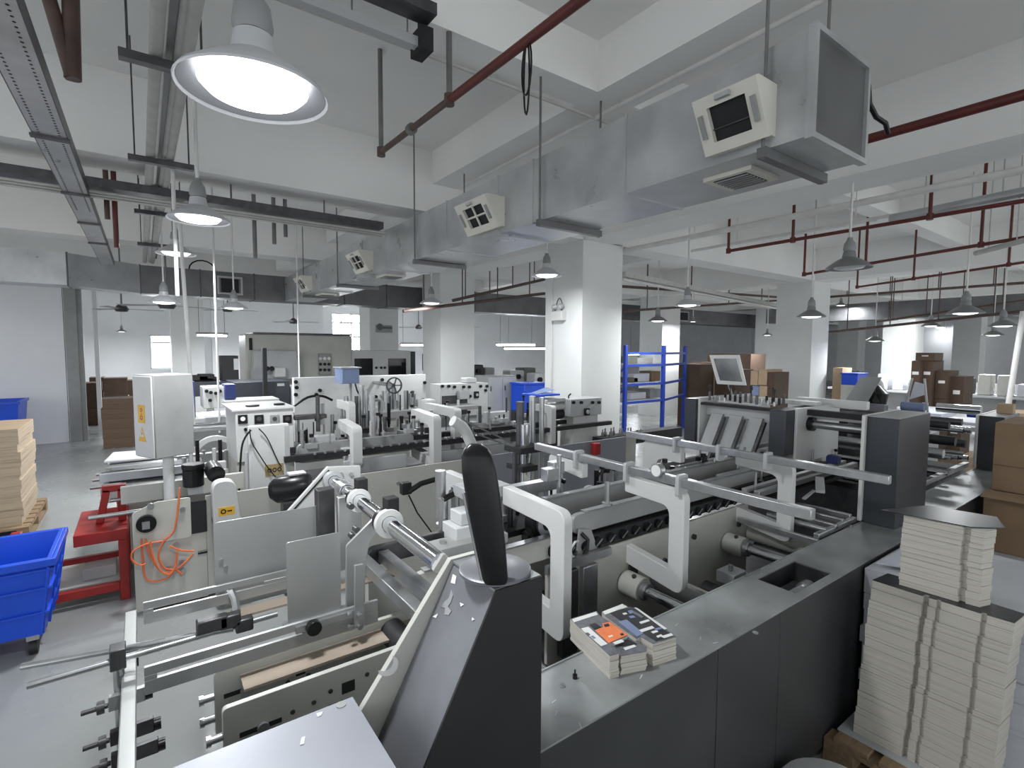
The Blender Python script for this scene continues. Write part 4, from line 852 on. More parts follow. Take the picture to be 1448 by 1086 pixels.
# ---- feeder at the left end of the front machine
t = thing('feeder', 'steel paper feeder with slotted side bars and standing sheet plates, left of the wedge console', 'machine', (0.35, 1.9, 0.6))
def side_frame(y, x0, x1, z0, z1, holes, slot, win):
    o = MB().prism(rpoly(rect(x0, x1, z0, z1), 0.015), 'y', y, y + 0.018).build('side_frame', 'cream', t, 0.0015)
    MB().bar((slot[0], y - 0.0008, slot[2]), (slot[1], y - 0.0008, slot[2]), 0.0016, 0.014).build('slot', 'black_matte', o)
    MB().cyl((slot[0] + 0.06, y - 0.012, slot[2]), (slot[0] + 0.06, y - 0.0017, slot[2]), 0.016, 16).build('slot_bolt', 'steel', o)
    for (hx, hz) in holes: MB().cyl((hx, y - 0.004, hz), (hx, y - 0.0001, hz), 0.007, 10).build('screw_hole', 'steel_dark', o)
    MB().box(win[0], win[1], y - 0.003, y - 0.0001, win[2], win[3]).build('scale_window', 'black_matte', o)
    for z in (z0 + 0.06, z0 + 0.13): MB().cyl((x0 - 0.03, y + 0.009, z), (x0, y + 0.009, z), 0.011, 12).cyl((x0 - 0.04, y + 0.009, z), (x0 - 0.028, y + 0.009, z), 0.015, 12).build('end_bolt', 'steel', o)
    return o
side_frame(1.75, 0.15, 1.0, 0.70, 0.912, [(0.235, 0.835), (0.305, 0.845), (0.36, 0.86), (0.425, 0.86), (0.425, 0.80), (0.36, 0.80), (0.50, 0.845), (0.56, 0.86), (0.63, 0.87)], (0.175, 0.30, 0.825), (0.385, 0.415, 0.81, 0.84))
side_frame(1.55, 0.15, 1.0, 0.70, 0.912, [(0.33, 0.83), (0.39, 0.835), (0.44, 0.85), (0.44, 0.80), (0.555, 0.86)], (0.19, 0.30, 0.82), (0.475, 0.515, 0.825, 0.86))
MB().box(0.22, 0.95, 1.66, 1.748, 0.872, 0.880).build('feed_belt', 'belt_tan', t); MB().box(0.22, 0.95, 1.57, 1.655, 0.80, 0.81).build('belt_bed', 'steel_dark', t)
MB().box(0.20, 0.95, 2.14, 2.21, 0.872, 0.880).build('feed_belt', 'belt_tan', t)
MB().cyl((0.72, 1.60, 0.86), (0.72, 1.74, 0.86), 0.048, 26).build('belt_pulley', 'rubber', t); MB().ring((0.72, 1.59, 0.86), (0.72, 1.60, 0.86), 0.052, 0.036, 26).build('pulley_rim', 'steel', t)
def slotted(y, x0, x1, z0, z1):
    s = (z1 - z0)
    m = MB().box(x0, x1, y, y + 0.012, z0, z0 + s * 0.50).box(x0, x1, y, y + 0.012, z1 - s * 0.32, z1).box(x0, x0 + 0.03, y, y + 0.012, z0 + s * 0.50, z1 - s * 0.32).box(x0 + (x1 - x0) * 0.62, x1, y, y + 0.012, z0 + s * 0.50, z1 - s * 0.32)
    return m.build('slotted_bar', 'plate_alu', t, 0.001)
slotted(1.72, -0.02, 0.66, 0.925, 1.005)
slotted(2.22, -0.02, 0.62, 0.905, 0.985)
MB().bar((0.60, 1.715, 0.985), (0.38, 1.715, 0.985), 0.01, 0.022).build('scale_strip', 'steel', t)
p = Py(444, 888, 1.70); MB().cyl((p.x, 1.69, p.z), (p.x, 1.715, p.z), 0.024, 24).build('knob', 'black_plastic', t, 0.002)
# standing plates
MB().prism(rpoly(rect(0.212, 0.66, 0.86, 1.215), 0.02), 'y', 2.28, 2.286).build('sheet_plate', 'plate_alu', t)
for (x, z) in ((0.232, 0.90), (0.232, 0.94), (0.25, 1.03), (0.235, 1.06)): MB().cyl((x, 2.27, z), (x, 2.2795, z), 0.008, 10).build('rivet', 'steel', t)
MB().prism(rpoly(rect(0.405, 0.598, 0.90, 1.20), 0.012), 'y', 1.94, 1.946).build('sheet_plate', 'plate_alu', t)
MB().box(0.39, 0.64, 1.93, 1.96, 0.885, 0.90).build('plate_foot', 'steel', t)
# bracket group under the shaft
P = [Py(*q, 1.76) for q in ((490, 888), (490, 772), (540, 722), (549, 730), (522, 768), (517, 800), (516, 880))]
MB().prism(rpoly([(p.x, p.z) for p in P], 0.008), 'y', 1.76, 1.772).build('shaft_bracket', 'plate_alu', t, 0.001)
P = [Py(*q, 1.70) for q in ((502, 888), (502, 800), (514, 798), (516, 885))]
MB().prism([(p.x, p.z) for p in P], 'y', 1.70, 1.712).build('hanger_plate', 'plate_alu', t, 0.001)
for px, py in ((494, 868), (495, 885), (508, 870), (508, 885)): p = Py(px, py, 1.70); MB().cyl((p.x, 1.685, p.z), (p.x, 1.70, p.z), 0.009, 10).build('bolt', 'steel', t)
MB().box(0.60, 0.67, 2.24, 2.30, 0.95, 1.29).build('upright_plate', 'steel_dark', t, 0.002); MB().box(0.66, 0.76, 2.16, 2.19, 0.95, 1.27).build('upright_plate', 'plate_alu', t, 0.004)
for (px, py) in ((497, 757), (503, 748), (495, 715), (500, 770)): p = Py(px, py, 2.0); MB().cyl((p.x, 1.98, p.z), (p.x, 2.01, p.z), 0.012, 10).build('bolt', 'steel_dark', t)
for x in (0.70, 0.79): MB().box(x, x + 0.045, 1.225, 2.05, 1.0, 1.045).build('alu_profile', 'steel', t, 0.003)
# big chrome shaft with collars
A, B = Vector((0.645, 1.22, 1.318)), Vector((0.752, 2.56, 1.252)); dn = (B - A).normalized()
s = MB().cyl(A, B, 0.027, 28).build('main_shaft', 'chrome', t)
for k, r in ((0.33, 0.05), (0.62, 0.048)):
    c0 = A.lerp(B, k); MB().ring(c0 - dn * 0.012, c0 + dn * 0.012, r, 0.0275, 32).build('collar', 'white_enamel', s, 0.002)
    MB().ring(c0 + dn * 0.02, c0 + dn * 0.05, r * 0.92, 0.0275, 28).build('collar', 'black_plastic', s, 0.002)
    MB().box(c0.x - 0.005, c0.x + 0.04, c0.y + 0.0, c0.y + 0.045, c0.z + 0.03, c0.z + 0.085).build('clamp_block', 'black_matte', s, 0.003)
c0 = A.lerp(B, 0.80); MB().ring(c0 - dn * 0.05, c0 + dn * 0.05, 0.036, 0.0275, 28).build('sleeve', 'steel', s, 0.002)
MB().ring(B - dn * 0.06, B - dn * 0.01, 0.046, 0.0275, 28).build('sleeve', 'light_enamel', s, 0.003)
# rear trapezoid plate carrying the shaft
P = [(0.45, 1.03), (0.735, 1.315), (0.90, 1.30), (0.90, 0.80), (0.45, 0.80)]
o = MB().prism(P, 'y', 2.562, 2.585).build('shaft_plate', 'white_enamel', t, 0.002)
MB().bar((0.475, 2.558, 1.035), (0.74, 2.558, 1.30), 0.004, 0.006).build('slot', 'black_matte', o)
for (x, z) in ((0.80, 1.27), (0.85, 1.265), (0.60, 1.12), (0.55, 1.07), (0.68, 1.2)): MB().cyl((x, 2.55, z), (x, 2.5615, z), 0.010, 10).build('bolt', 'steel', o)
# cross rail, long side rods and their clamps
MB().box(-0.085, -0.045, 1.30, 2.62, 0.765, 0.80).build('cross_rail', 'plate_alu', t, 0.003); MB().box(-0.09, -0.04, 2.22, 2.27, 0.76, 0.803).build('rail_clamp', 'black_matte', t)
for (p0, p1) in (((30, 943), (330, 889)), ((38, 970), (392, 868))):
    a, b = Pz(*p0, 0.86), Pz(*p1, 0.86); MB().cyl(a, b, 0.011, 16).build('side_rod', 'steel', t)
a = Pz(167, 930, 0.86); y = a.y; x = a.x
MB().cyl((x, y, 0.25), (x, y, 0.88), 0.016, 16).build('clamp_post', 'steel', t); MB().box(x - 0.022, x + 0.022, y - 0.03, y + 0.03, 0.83, 0.90).build('rod_clamp', 'steel_dark', t, 0.003)
for (z, w) in ((0.72, 0.07), (0.60, 0.09), (0.52, 0.10)):
    o = MB().box(x - 0.03, x + w, y - 0.035, y - 0.015, z - 0.02, z + 0.03).build('post_bracket', 'steel_dark' if z < .65 else 'plate_alu', t, 0.002)
    MB().cyl((x - 0.10, y - 0.025, z), (x - 0.031, y - 0.025, z), 0.008, 10).cyl((x - 0.06, y - 0.025, z), (x - 0.04, y - 0.025, z), 0.02, 12).build('adjust_screw', 'steel_dark', o)
    MB().cyl((x + w, y - 0.025, z), (x + w + 0.02, y - 0.025, z), 0.02, 14).build('knob', 'black_plastic', o)
# pivot clutter under the first sheet plate
for (px, py, w) in ((300, 880, 0.10), (325, 875, 0.07), (345, 880, 0.06)): p = Py(px, py, 2.1); MB().box(p.x - w / 2, p.x + w / 2, 2.08, 2.12, p.z - 0.03, p.z + 0.02).build('pivot_bracket', 'steel_dark', t, 0.006)
MB().tube([Py(325, 832, 2.24), Py(332, 848, 2.2), Py(335, 865, 2.15)], 0.014).build('pivot_rod', 'steel', t)

# ================================================================== RIGHT FRONT: pallet, board stacks, cartons
def pallet(label, x0, x1, y0, y1, mm='wood', h=0.14, cat='pallet'):
    t = thing('pallet', label, cat, ((x0 + x1) / 2, (y0 + y1) / 2, 0))
    n = max(4, int((y1 - y0) / 0.16))
    for i in range(n):
        a = y0 + (y1 - y0) * i / n; MB().box(x0, x1, a, a + (y1 - y0) / n * 0.78, h - 0.022, h).build('deck_board', mm, t, 0.002)
    for k in range(3):
        xx = x0 + (x1 - x0 - 0.09) * k / 2; MB().box(xx, xx + 0.09, y0, y1, h - 0.045, h - 0.0225).build('stringer', mm, t)
        for j in range(3):
            yy = y0 + (y1 - y0 - 0.12) * j / 2; MB().box(xx, xx + 0.09, yy, yy + 0.12, 0.02, h - 0.0455).build('block', mm, t)
        MB().box(xx, xx + 0.09, y0, y1, 0, 0.0195).build('bottom_board', mm, t)
    return t
pallet('wooden pallet under the tall stacks of cut board at bottom right', 2.51, 3.65, -0.25, 0.985)
tag(MB().box(2.575, 3.3, -0.2, 0.955, 0.1402, 0.146).build('board_sheet', 'light_enamel'), 'grey board sheet lying on the pallet beneath the cut board', 'board')
def board_stack(label, poly, z0, z1, n, lean, mat_, group, top=None, jit=0.004):
    c0 = (sum(p[0] for p in poly) / len(poly), sum(p[1] for p in poly) / len(poly))
    t = thing('board_stack', label, 'board stack', (c0[0], c0[1], z0), group); rnd = random.Random(label)
    jx = jy = 0.0; zs = [z0 + (z1 - z0) * (i + rnd.uniform(-.25, .25) * (0 < i < n)) / n for i in range(n + 1)]
    for i in range(n):
        k = (i + 0.5) / n; jx = rnd.uniform(-jit, jit) + lean[0] * (k - 1); jy = rnd.uniform(-jit, jit) + lean[1] * (k - 1)
        MB().prism([(p[0] + jx, p[1] + jy) for p in poly], 'z', zs[i], zs[i + 1] - 0.0012).build('bundle', mat_, t, smooth=False)
    if top: MB().prism([(p[0], p[1]) for p in poly], 'z', z1, z1 + 0.0012).build('top_card', top, t, smooth=False)
    return t
GS = 'stacks of cut board on the right hand pallet'
zt_ = 0.865
X0 = 2.655
P = [(X0, 0.875), (X0, 0.69), (X0 + 0.03, 0.688), (X0 + 0.03, 0.672), (X0 + 0.005, 0.67), (X0 + 0.005, 0.645), (X0 + 0.022, 0.643), (X0 + 0.022, 0.632), (X0 + 0.008, 0.63), (X0 + 0.01, 0.505), (X0 + 0.03, 0.503), (X0 + 0.03, 0.49), (X0 + 0.015, 0.488), (X0 + 0.02, 0.41), (X0 + 0.15, 0.40), (X0 + 0.16, 0.62), (X0 + 0.14, 0.86)]
board_stack('tall stack of cut grey board with grooved front, bottom right', P, 0.147, zt_, 17, (0.045, -0.03), 'board_edges', GS, 'print_black', 0.0028)
P2 = [(2.69, 0.785), (2.70, 0.585), (2.725, 0.582), (2.725, 0.565), (2.71, 0.563), (2.715, 0.52), (2.78, 0.50), (2.80, 0.52), (2.805, 0.75), (2.78, 0.785)]
board_stack('shorter block of cut board standing on top of the grooved stack', P2, zt_ + 0.002, 1.185, 12, (-0.008, 0.0), 'board_edges', GS, 'print_white', 0.004)
q = [Pz(*a, 1.195) for a in ((1240, 692), (1262, 698), (1375, 742), (1402, 722), (1330, 705), (1300, 702))]
q = [Vector((2.66, 0.86, 0)), Vector((2.70, 0.56, 0)), Vector((2.80, 0.475, 0)), Vector((2.96, 0.53, 0)), Vector((2.92, 0.76, 0)), Vector((2.82, 0.80, 0))]
tag(MB().prism([(p.x, p.y) for p in q], 'z', 1.190, 1.193).build('dark_card', 'print_black'), 'loose glossy black card lying on the topmost board block', 'card')
board_stack('broad white paper stack behind the grooved board stack', [(2.87, 0.975), (2.90, -0.2), (3.62, -0.2), (3.62, 0.97)], 0.147, 0.83, 7, (0.02, 0.0), 'white_edges', GS, 'paper', 0.008)
tag(MB().faces([(2.90, 0.945, 0.858), (3.05, 0.70, 0.845), (3.45, 0.72, 0.84), (3.40, 0.95, 0.84), (2.90, 0.945, 0.861), (3.05, 0.70, 0.848), (3.45, 0.72, 0.843), (3.40, 0.95, 0.843)], [(0, 1, 2, 3), (4, 5, 6, 7), (0, 1, 5, 4), (1, 2, 6, 5), (2, 3, 7, 6), (3, 0, 4, 7)]).build('paper_sheet', 'paper_cool'), 'loose white sheet bent over the corner of the white paper stack', 'paper')
def carton(label, x0, x1, y0, y1, z0, z1, mm='cardboard', group=None, rot=0, tape=True, tagm=None, name='carton'):
    t = thing(name, label, 'box', ((x0 + x1) / 2, (y0 + y1) / 2, z0), group)
    MB().box(x0, x1, y0, y1, z0, z1 - 0.003).build('body', mm, t, 0.004)
    m = MB(); xm = (y0 + y1) / 2
    m.box(x0, x1, y0, xm - 0.002, z1 - 0.003, z1).box(x0, x1, xm + 0.002, y1, z1 - 0.003, z1); m.build('top_flap', mm, t)
    if tape: MB().box(x0 - 0.001, x1 + 0.001, xm - 0.025, xm + 0.025, z1, z1 + 0.001).build('tape', 'cardboard_light' if mm != 'cardboard_light' else 'cardboard', t)
    if tagm: MB().box(x0 - 0.0015, x0 - 0.0001, xm - 0.04, xm + 0.04, z0 + (z1 - z0) * 0.55, z0 + (z1 - z0) * 0.65).build('label_patch', tagm, t)
    if rot: t.rotation_euler = (0, 0, rot)
    return t
pallet('blue plastic pallet under the two cartons at the right edge', 4.6, 5.8, -0.25, 0.97, 'blue_plastic', 0.15)
tag(MB().box(4.65, 5.75, -0.2, 0.95, 0.151, 0.50).build('board_pile', 'white_edges'), 'white paper pile carrying the cartons at the right edge', 'paper pile')
bx = carton('lower brown carton with printed mark at the right edge', 4.82, 5.45, 0.25, 0.94, 0.501, 0.915, 'cardboard', 'cartons by the right edge')
for k, (y, z) in enumerate(((0.66, 0.80), (0.62, 0.79), (0.57, 0.80))): MB().ring((4.8185, y, z), (4.8199, y, z), 0.014, 0.009, 12).build('printed_mark', 'print_black', bx)
MB().faces([(4.80, 0.93, 0.93), (4.80, 0.3, 0.93), (4.68, 0.3, 0.90), (4.68, 0.93, 0.90), (4.80, 0.93, 0.934), (4.80, 0.3, 0.934), (4.68, 0.3, 0.904), (4.68, 0.93, 0.904)], [(0, 1, 2, 3), (4, 5, 6, 7), (0, 1, 5, 4), (1, 2, 6, 5), (2, 3, 7, 6), (3, 0, 4, 7)]).build('open_flap', 'cardboard', bx)
bx = carton('upper tan carton standing on the lower one at the right edge', 4.9, 5.5, 0.3, 0.92, 0.917, 1.40, 'cardboard', 'cartons by the right edge')
MB().box(4.8985, 4.8999, 0.3, 0.92, 1.10, 1.103).build('crease', 'cardboard_dark', bx); MB().box(4.8985, 4.8999, 0.66, 0.76, 1.16, 1.21).build('printed_mark', 'tag_faded', bx)
t = thing('woven_sack', 'rounded top of a white sack at the bottom edge right of centre', 'sack', (1.95, 0.72, 0))
p = Pz(1160, 1112, 0.22)
p.y -= 0.06
t.location = (p.x, p.y, 0)
MB().lathe((p.x, p.y, 0), [(0, 0), (0.20, 0), (0.24, 0.06), (0.235, 0.15), (0.19, 0.22), (0.10, 0.248), (0, 0.255)], 36).build('sack_body', 'cloth_white', t)

# ================================================================== LEFT SIDE
def crate(label, x0, x1, y0, y1, z0, z1, group='blue plastic crates', ribs=True):
    t = thing('crate', label, 'crate', ((x0 + x1) / 2, (y0 + y1) / 2, 0), group); w = 0.025
    tp = 0.06
    def shell(a, z): return (x0 + a, x1 - a, y0 + a, y1 - a, z)
    m = MB()
    o0, o1 = (x0 + tp, x1 - tp, y0 + tp, y1 - tp), (x0, x1, y0, y1)
    def ringv(r, z): return [(r[0], r[2], z), (r[1], r[2], z), (r[1], r[3], z), (r[0], r[3], z)]
    ins = lambda r, k: (r[0] + k, r[1] - k, r[2] + k, r[3] - k)
    V = ringv(o0, z0) + ringv(o1, z1) + ringv(ins(o1, w), z1) + ringv(ins(o0, w), z0 + w)
    F = [(3, 2, 1, 0)] + [(i, (i + 1) % 4, 4 + (i + 1) % 4, 4 + i) for i in range(4)] + [(4 + i, 4 + (i + 1) % 4, 8 + (i + 1) % 4, 8 + i) for i in range(4)] + [(8 + i, 8 + (i + 1) % 4, 12 + (i + 1) % 4, 12 + i) for i in range(4)] + [(12, 13, 14, 15)]
    m.faces(V, F); m.build('tub', 'blue_plastic', t, 0.004)
    at = lambda k: ins((x0, x1, y0, y1), tp * (1 - k))
    m = MB().box(x0 - 0.02, x1 + 0.02, y0 - 0.02, y0 - 0.0005, z1 - 0.045, z1).box(x0 - 0.02, x1 + 0.02, y1 + 0.0005, y1 + 0.02, z1 - 0.045, z1).box(x1 + 0.0005, x1 + 0.02, y0, y1, z1 - 0.045, z1).box(x0 - 0.02, x0 - 0.0005, y0, y1, z1 - 0.045, z1); m.build('rim', 'blue_plastic', t, 0.004)
    if ribs:
        for k in (0.30, 0.62, 0.86):
            z = z0 + (z1 - z0) * k; r = at(k); e = 0.014
            m = MB().box(r[0], r[1], r[2] - e, r[2], z - 0.006, z + 0.006).box(r[1], r[1] + e, r[2] - e, r[3], z - 0.006, z + 0.006); m.build('rib', 'blue_plastic', t)
        for f in (0.33, 0.66, 0.98):
            x = x0 + (x1 - x0) * f
            MB().bar((x0 + tp + (x1 - x0 - 2 * tp) * f, y0 + tp - 0.007, z0), (x, y0 - 0.007, z1 - 0.05), 0.014, 0.012).build('rib', 'blue_plastic', t)
            y = y0 + (y1 - y0) * f
            MB().bar((x1 - tp + 0.007, y0 + tp + (y1 - y0 - 2 * tp) * f, z0), (x1 + 0.007, y, z1 - 0.05), 0.012, 0.014).build('rib', 'blue_plastic', t)
    for (x, y) in ((x0 + 0.15, y0 + 0.15), (x1 - 0.12, y0 + 0.13), (x1 - 0.12, y1 - 0.14), (x0 + 0.15, y1 - 0.14)):
        o = MB().box(x - 0.03, x + 0.03, y - 0.03, y + 0.03, z0 - 0.045, z0 - 0.0005).build('caster_fork', 'steel', t)
        MB().cyl((x - 0.02, y, 0.045), (x + 0.02, y, 0.045), 0.045, 18).build('wheel', 'rubber', o)
    return t
crate('large blue plastic crate on casters at the left edge in front', -1.35, -0.472, 4.10, 4.74, 0.14, 0.625)
crate('far blue crate in front of the white partition', -2.6, -1.72, 12.2, 13.1, 0.14, 0.95, ribs=False)
# pallet with a stack of tan boards
pallet('grey wooden pallet under the tan board stack at the left edge', -2.1, -0.93, 6.75, 8.0, 'wood', 0.15)
board_stack('tan stack of cut boards on the pallet at the left edge', [(-1.95, 6.85), (-0.985, 6.85), (-0.985, 7.75), (-1.95, 7.75)], 0.152, 1.10, 13, (0, 0), 'tan_edges', GS, 'cardboard_light', 0.012)
# cartons stacks at the back left
k = 0
GC = 'brown carton stacks before the back wall'
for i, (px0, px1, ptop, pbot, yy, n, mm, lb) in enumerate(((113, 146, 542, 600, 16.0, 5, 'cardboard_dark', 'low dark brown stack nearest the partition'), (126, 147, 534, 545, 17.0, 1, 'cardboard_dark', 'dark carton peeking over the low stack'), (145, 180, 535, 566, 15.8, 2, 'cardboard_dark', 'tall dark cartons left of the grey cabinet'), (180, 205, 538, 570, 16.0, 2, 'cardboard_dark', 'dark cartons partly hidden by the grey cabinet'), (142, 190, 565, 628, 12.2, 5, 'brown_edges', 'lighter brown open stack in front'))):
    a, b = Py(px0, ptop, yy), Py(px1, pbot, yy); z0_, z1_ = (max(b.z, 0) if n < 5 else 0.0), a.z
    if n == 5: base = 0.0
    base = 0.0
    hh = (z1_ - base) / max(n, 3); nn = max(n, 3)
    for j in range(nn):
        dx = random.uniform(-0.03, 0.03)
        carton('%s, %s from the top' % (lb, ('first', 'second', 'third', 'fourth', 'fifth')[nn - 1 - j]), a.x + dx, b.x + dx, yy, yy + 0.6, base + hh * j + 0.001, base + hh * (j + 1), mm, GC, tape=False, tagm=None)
# control cabinet on a post
t = thing('control_cabinet', 'grey control cabinet on a white post with two yellow warning labels', 'cabinet', (0.072, 4.40, 0.5))
x0, x1, z0, z1 = 0.072, 0.345, 1.105, 1.705
MB().box(x0, x1, 4.40, 4.65, z0, z1).build('box', 'grey_enamel', t, 0.006)
MB().box(x0 - 0.012, x0 - 0.0005, 4.405, 4.645, z0 + 0.01, z1 - 0.01).build('door', 'white_enamel', t, 0.003)
MB().cyl((0.19, 4.47, 0.70), (0.19, 4.47, z0), 0.036, 24).cyl((0.19, 4.47, 0.66), (0.19, 4.47, 0.70), 0.06, 24).build('post', 'white_enamel', t)
def glyph_tag(par, x, y0, y1, z0, z1, kind):
    o = MB().box(x - 0.0015, x, y0, y1, z0, z1).build('warning_label', 'tag_yellow', par) if kind == 'sq' else MB().prism([(y0, z0), (y1, z0), ((y0 + y1) / 2, z1)], 'x', x - 0.0015, x).build('warning_label', 'tag_yellow', par)
    ym, h = (y0 + y1) / 2, z1 - z0
    if kind == 'sq':
        MB().ring((x - 0.002, ym, z0 + h * 0.72), (x - 0.0016, ym, z0 + h * 0.72), h * 0.12, h * 0.06, 14).build('symbol', 'red_paint', o)
        MB().ring((x - 0.002, ym, z0 + h * 0.3), (x - 0.0016, ym, z0 + h * 0.3), h * 0.14, h * 0.07, 14).build('symbol', 'red_paint', o)
        MB().box(x - 0.002, x - 0.0016, ym - 0.012, ym + 0.012, z0 + h * 0.48, z0 + h * 0.52).build('symbol', 'red_paint', o)
    else:
        MB().prism([(ym - h * .22, z0 + h * .34), (ym + h * .22, z0 + h * .34), (ym, z0 + h * .8)], 'x', x - 0.002, x - 0.0016).build('symbol', 'print_white', o)
        MB().prism([(ym + h * .05, z0 + h * .75), (ym - h * .06, z0 + h * .52), (ym + h * .0, z0 + h * .54), (ym - h * .03, z0 + h * .36), (ym + h * .07, z0 + h * .58), (ym + h * .01, z0 + h * .57)], 'x', x - 0.0026, x - 0.0021).build('symbol', 'print_black', o)
glyph_tag(t, x0 - 0.0121, 4.495, 4.585, 1.36, 1.49, 'sq'); glyph_tag(t, x0 - 0.0121, 4.49, 4.59, 1.225, 1.33, 'tri'); t.rotation_euler = (0, 0, math.radians(26))
# red stand
t = thing('red_stand', 'red painted steel stand with an open lower shelf left of the orange hose', 'stand', (-0.3, 4.9, 0))
rx0, rx1, ry0, ry1 = -0.85, -0.115, 4.76, 5.45
for (x, y) in ((rx0, ry0), (rx1 - 0.06, ry0), (rx0, ry1 - 0.06), (rx1 - 0.06, ry1 - 0.06)): MB().box(x, x + 0.06, y, y + 0.06, 0, 0.46).build('leg', 'red_paint', t, 0.004)
MB().box(-0.43, rx1, ry0, ry1, 0.46, 0.545).build('top_box', 'red_paint', t, 0.005)
MB().box(rx0 + 0.061, rx1 - 0.061, ry0, ry0 + 0.05, 0.08, 0.14).build('lower_rail', 'red_paint', t, 0.003)
MB().box(rx0 + 0.061, rx1 - 0.061, ry0 + 0.3, ry0 + 0.35, 0.24, 0.28).build('middle_rail', 'red_paint', t, 0.003)
MB().box(rx1 - 0.06, rx1, ry0 + 0.061, ry1 - 0.061, 0.08, 0.14).build('lower_rail', 'red_paint', t, 0.003)
MB().box(rx0 + 0.06, rx1 - 0.06, ry0 + 0.06, ry1 - 0.06, 0.141, 0.15).build('shelf', 'cream', t)
for (a, b) in (((-0.29, 5.02, 0.546), (-0.24, 5.02, 0.80)), ((-0.15, 5.02, 0.546), (-0.15, 5.02, 0.80))): MB().bar(a, b, 0.05, 0.06).build('upright_arm', 'red_paint', t, 0.004)
MB().box(-0.27, -0.12, 4.99, 5.05, 0.78, 0.83).build('upright_arm', 'red_paint', t, 0.004)
tag(MB().box(-0.40, -0.20, 4.9, 5.15, 0.151, 0.24).build('shelf_box', 'cream', None, 0.004), 'cream flat box on the lower shelf of the red stand', 'box')

# ================================================================== SECOND MACHINE
YM = 4.42
t = M2 = thing('folding_machine', 'second carton folding machine across the aisle, with pale long side plate', 'machine', (2.2, 5.0, 0))
MB().box(-0.08, 0.365, YM, YM + 0.03, 0.02, 0.66).build('side_plate', 'cream', t, 0.003)
MB().prism(rpoly([(-0.08, 0.50), (0.27, 0.50), (0.27, 0.80), (0.06, 0.80), (-0.08, 0.74)], 0.02), 'y', YM - 0.012, YM - 0.0005).build('hose_plate', 'cream', t, 0.002)
MB().box(0.366, 5.2, YM, YM + 0.02, 0.06, 0.79).build('side_plate', 'cream', t, 0.002)
MB().box(2.6, 5.0, YM - 0.012, YM - 0.0005, 0.2, 0.80).build('cover_panel', 'sheet_blue_grey', t, 0.004)
MB().box(1.12, 4.2, YM + 0.03, 5.9, 0.02, 0.55).build('base_frame', 'steel_dark', t); MB().box(0.0, 1.12, YM + 0.03, 4.72, 0.02, 0.55).build('base_frame', 'steel_dark', t)
MB().box(0.27, 0.37, YM - 0.008, YM - 0.001, 0.52, 0.76).build('opening', 'black_matte', t)
for (x, z) in ((0.02, 0.36), (0.12, 0.30), (0.2, 0.33), (0.21, 0.26), (0.14, 0.24), (0.17, 0.46), (0.22, 0.72), (1.5, 0.6), (1.9, 0.66)): MB().cyl((x, YM - 0.025, z), (x, YM - 0.013 if z > .5 and x < .3 else YM, z), 0.017, 14).build('bolt', 'steel', t)
# drive guard with label
g = MB().prism(rpoly([(0.385, 0.95), (0.535, 0.95), (0.60, 0.28), (0.40, 0.28)], [0.075, 0.075, 0.08, 0.08], 8), 'y', 4.14, 4.25).build('belt_guard', 'white_enamel', t, 0.006)
MB().box(0.42, 0.52, 4.135, 4.139, 0.70, 0.76).build('warning_label', 'tag_yellow', g); MB().ring((0.45, 4.132, 0.73), (0.45, 4.1345, 0.73), 0.018, 0.010, 12).build('symbol', 'print_black', g); MB().box(0.475, 0.505, 4.132, 4.1345, 0.725, 0.735).build('symbol', 'print_black', g)
MB().cyl((0.46, 4.251, 0.6), (0.46, 4.41, 0.6), 0.06, 18).build('guard_hub', 'black_matte', g)
MB().cyl((0.43, 4.3, 0.97), (0.43, 4.55, 0.97), 0.06, 18).build('motor', 'black_plastic', t); MB().cyl((0.30, 4.50, 0.86), (0.30, 4.50, 0.99), 0.07, 20).cyl((0.30, 4.5, 0.99), (0.30, 4.5, 1.03), 0.075, 20).build('motor', 'black_plastic', t, 0.006)
MB().box(0.26, 0.36, 4.47, 4.55, 0.80, 0.86).build('motor_bracket', 'light_enamel', t)
# handwheel clamp with coil of hose
MB().ring((0.0, YM - 0.05, 0.66), (0.0, YM - 0.013, 0.66), 0.06, 0.025, 24).build('hose_clamp', 'black_plastic', t); MB().box(-0.025, 0.02, YM - 0.07, YM - 0.051, 0.63, 0.68).build('hose_clamp_block', 'steel', t)
MB().cyl((0.03, YM - 0.04, 0.78), (0.03, YM - 0.013, 0.78), 0.02, 14).build('bolt', 'steel', t)
def pxs(pts, y, n=4):
    P = [Py(a, b, y) for a, b in pts]; out = []
    for i in range(len(P) - 1):
        p0, p1, p2, p3 = P[max(i - 1, 0)], P[i], P[i + 1], P[min(i + 2, len(P) - 1)]
        for j in range(n):
            u = j / n; out.append(0.5 * ((2 * p1) + (p2 - p0) * u + (2 * p0 - 5 * p1 + 4 * p2 - p3) * u * u + (3 * p1 - p0 - 3 * p2 + p3) * u ** 3))
    return out + [P[-1]]
h = thing('air_hose', 'orange air hose hanging in loops below the control cabinet', 'hose', Py(230, 770, YM - 0.03))
for k, pts in enumerate((((254, 690), (252, 715), (246, 750), (232, 765), (224, 785), (232, 803), (248, 806), (258, 812)), ((200, 762), (202, 790), (205, 815), (218, 822), (240, 815), (249, 795), (250, 780)), ((206, 762), (212, 785), (228, 808), (245, 808), (262, 795), (273, 783)), ((230, 765), (205, 770), (188, 780), (187, 792), (198, 799), (206, 797)), ((240, 772), (256, 778), (275, 779)), ((212, 765), (216, 785), (226, 806), (240, 812), (250, 798)))):
    MB().tube(pxs(pts, YM - 0.03 - 0.012 * k), 0.0065, 8).build('hose_loop', 'cable_orange', h)
a = Py(280, 782, YM - 0.04); MB().cyl(a, a + Vector((0.06, 0, 0)), 0.012, 10).build('nozzle', 'black_plastic', h)
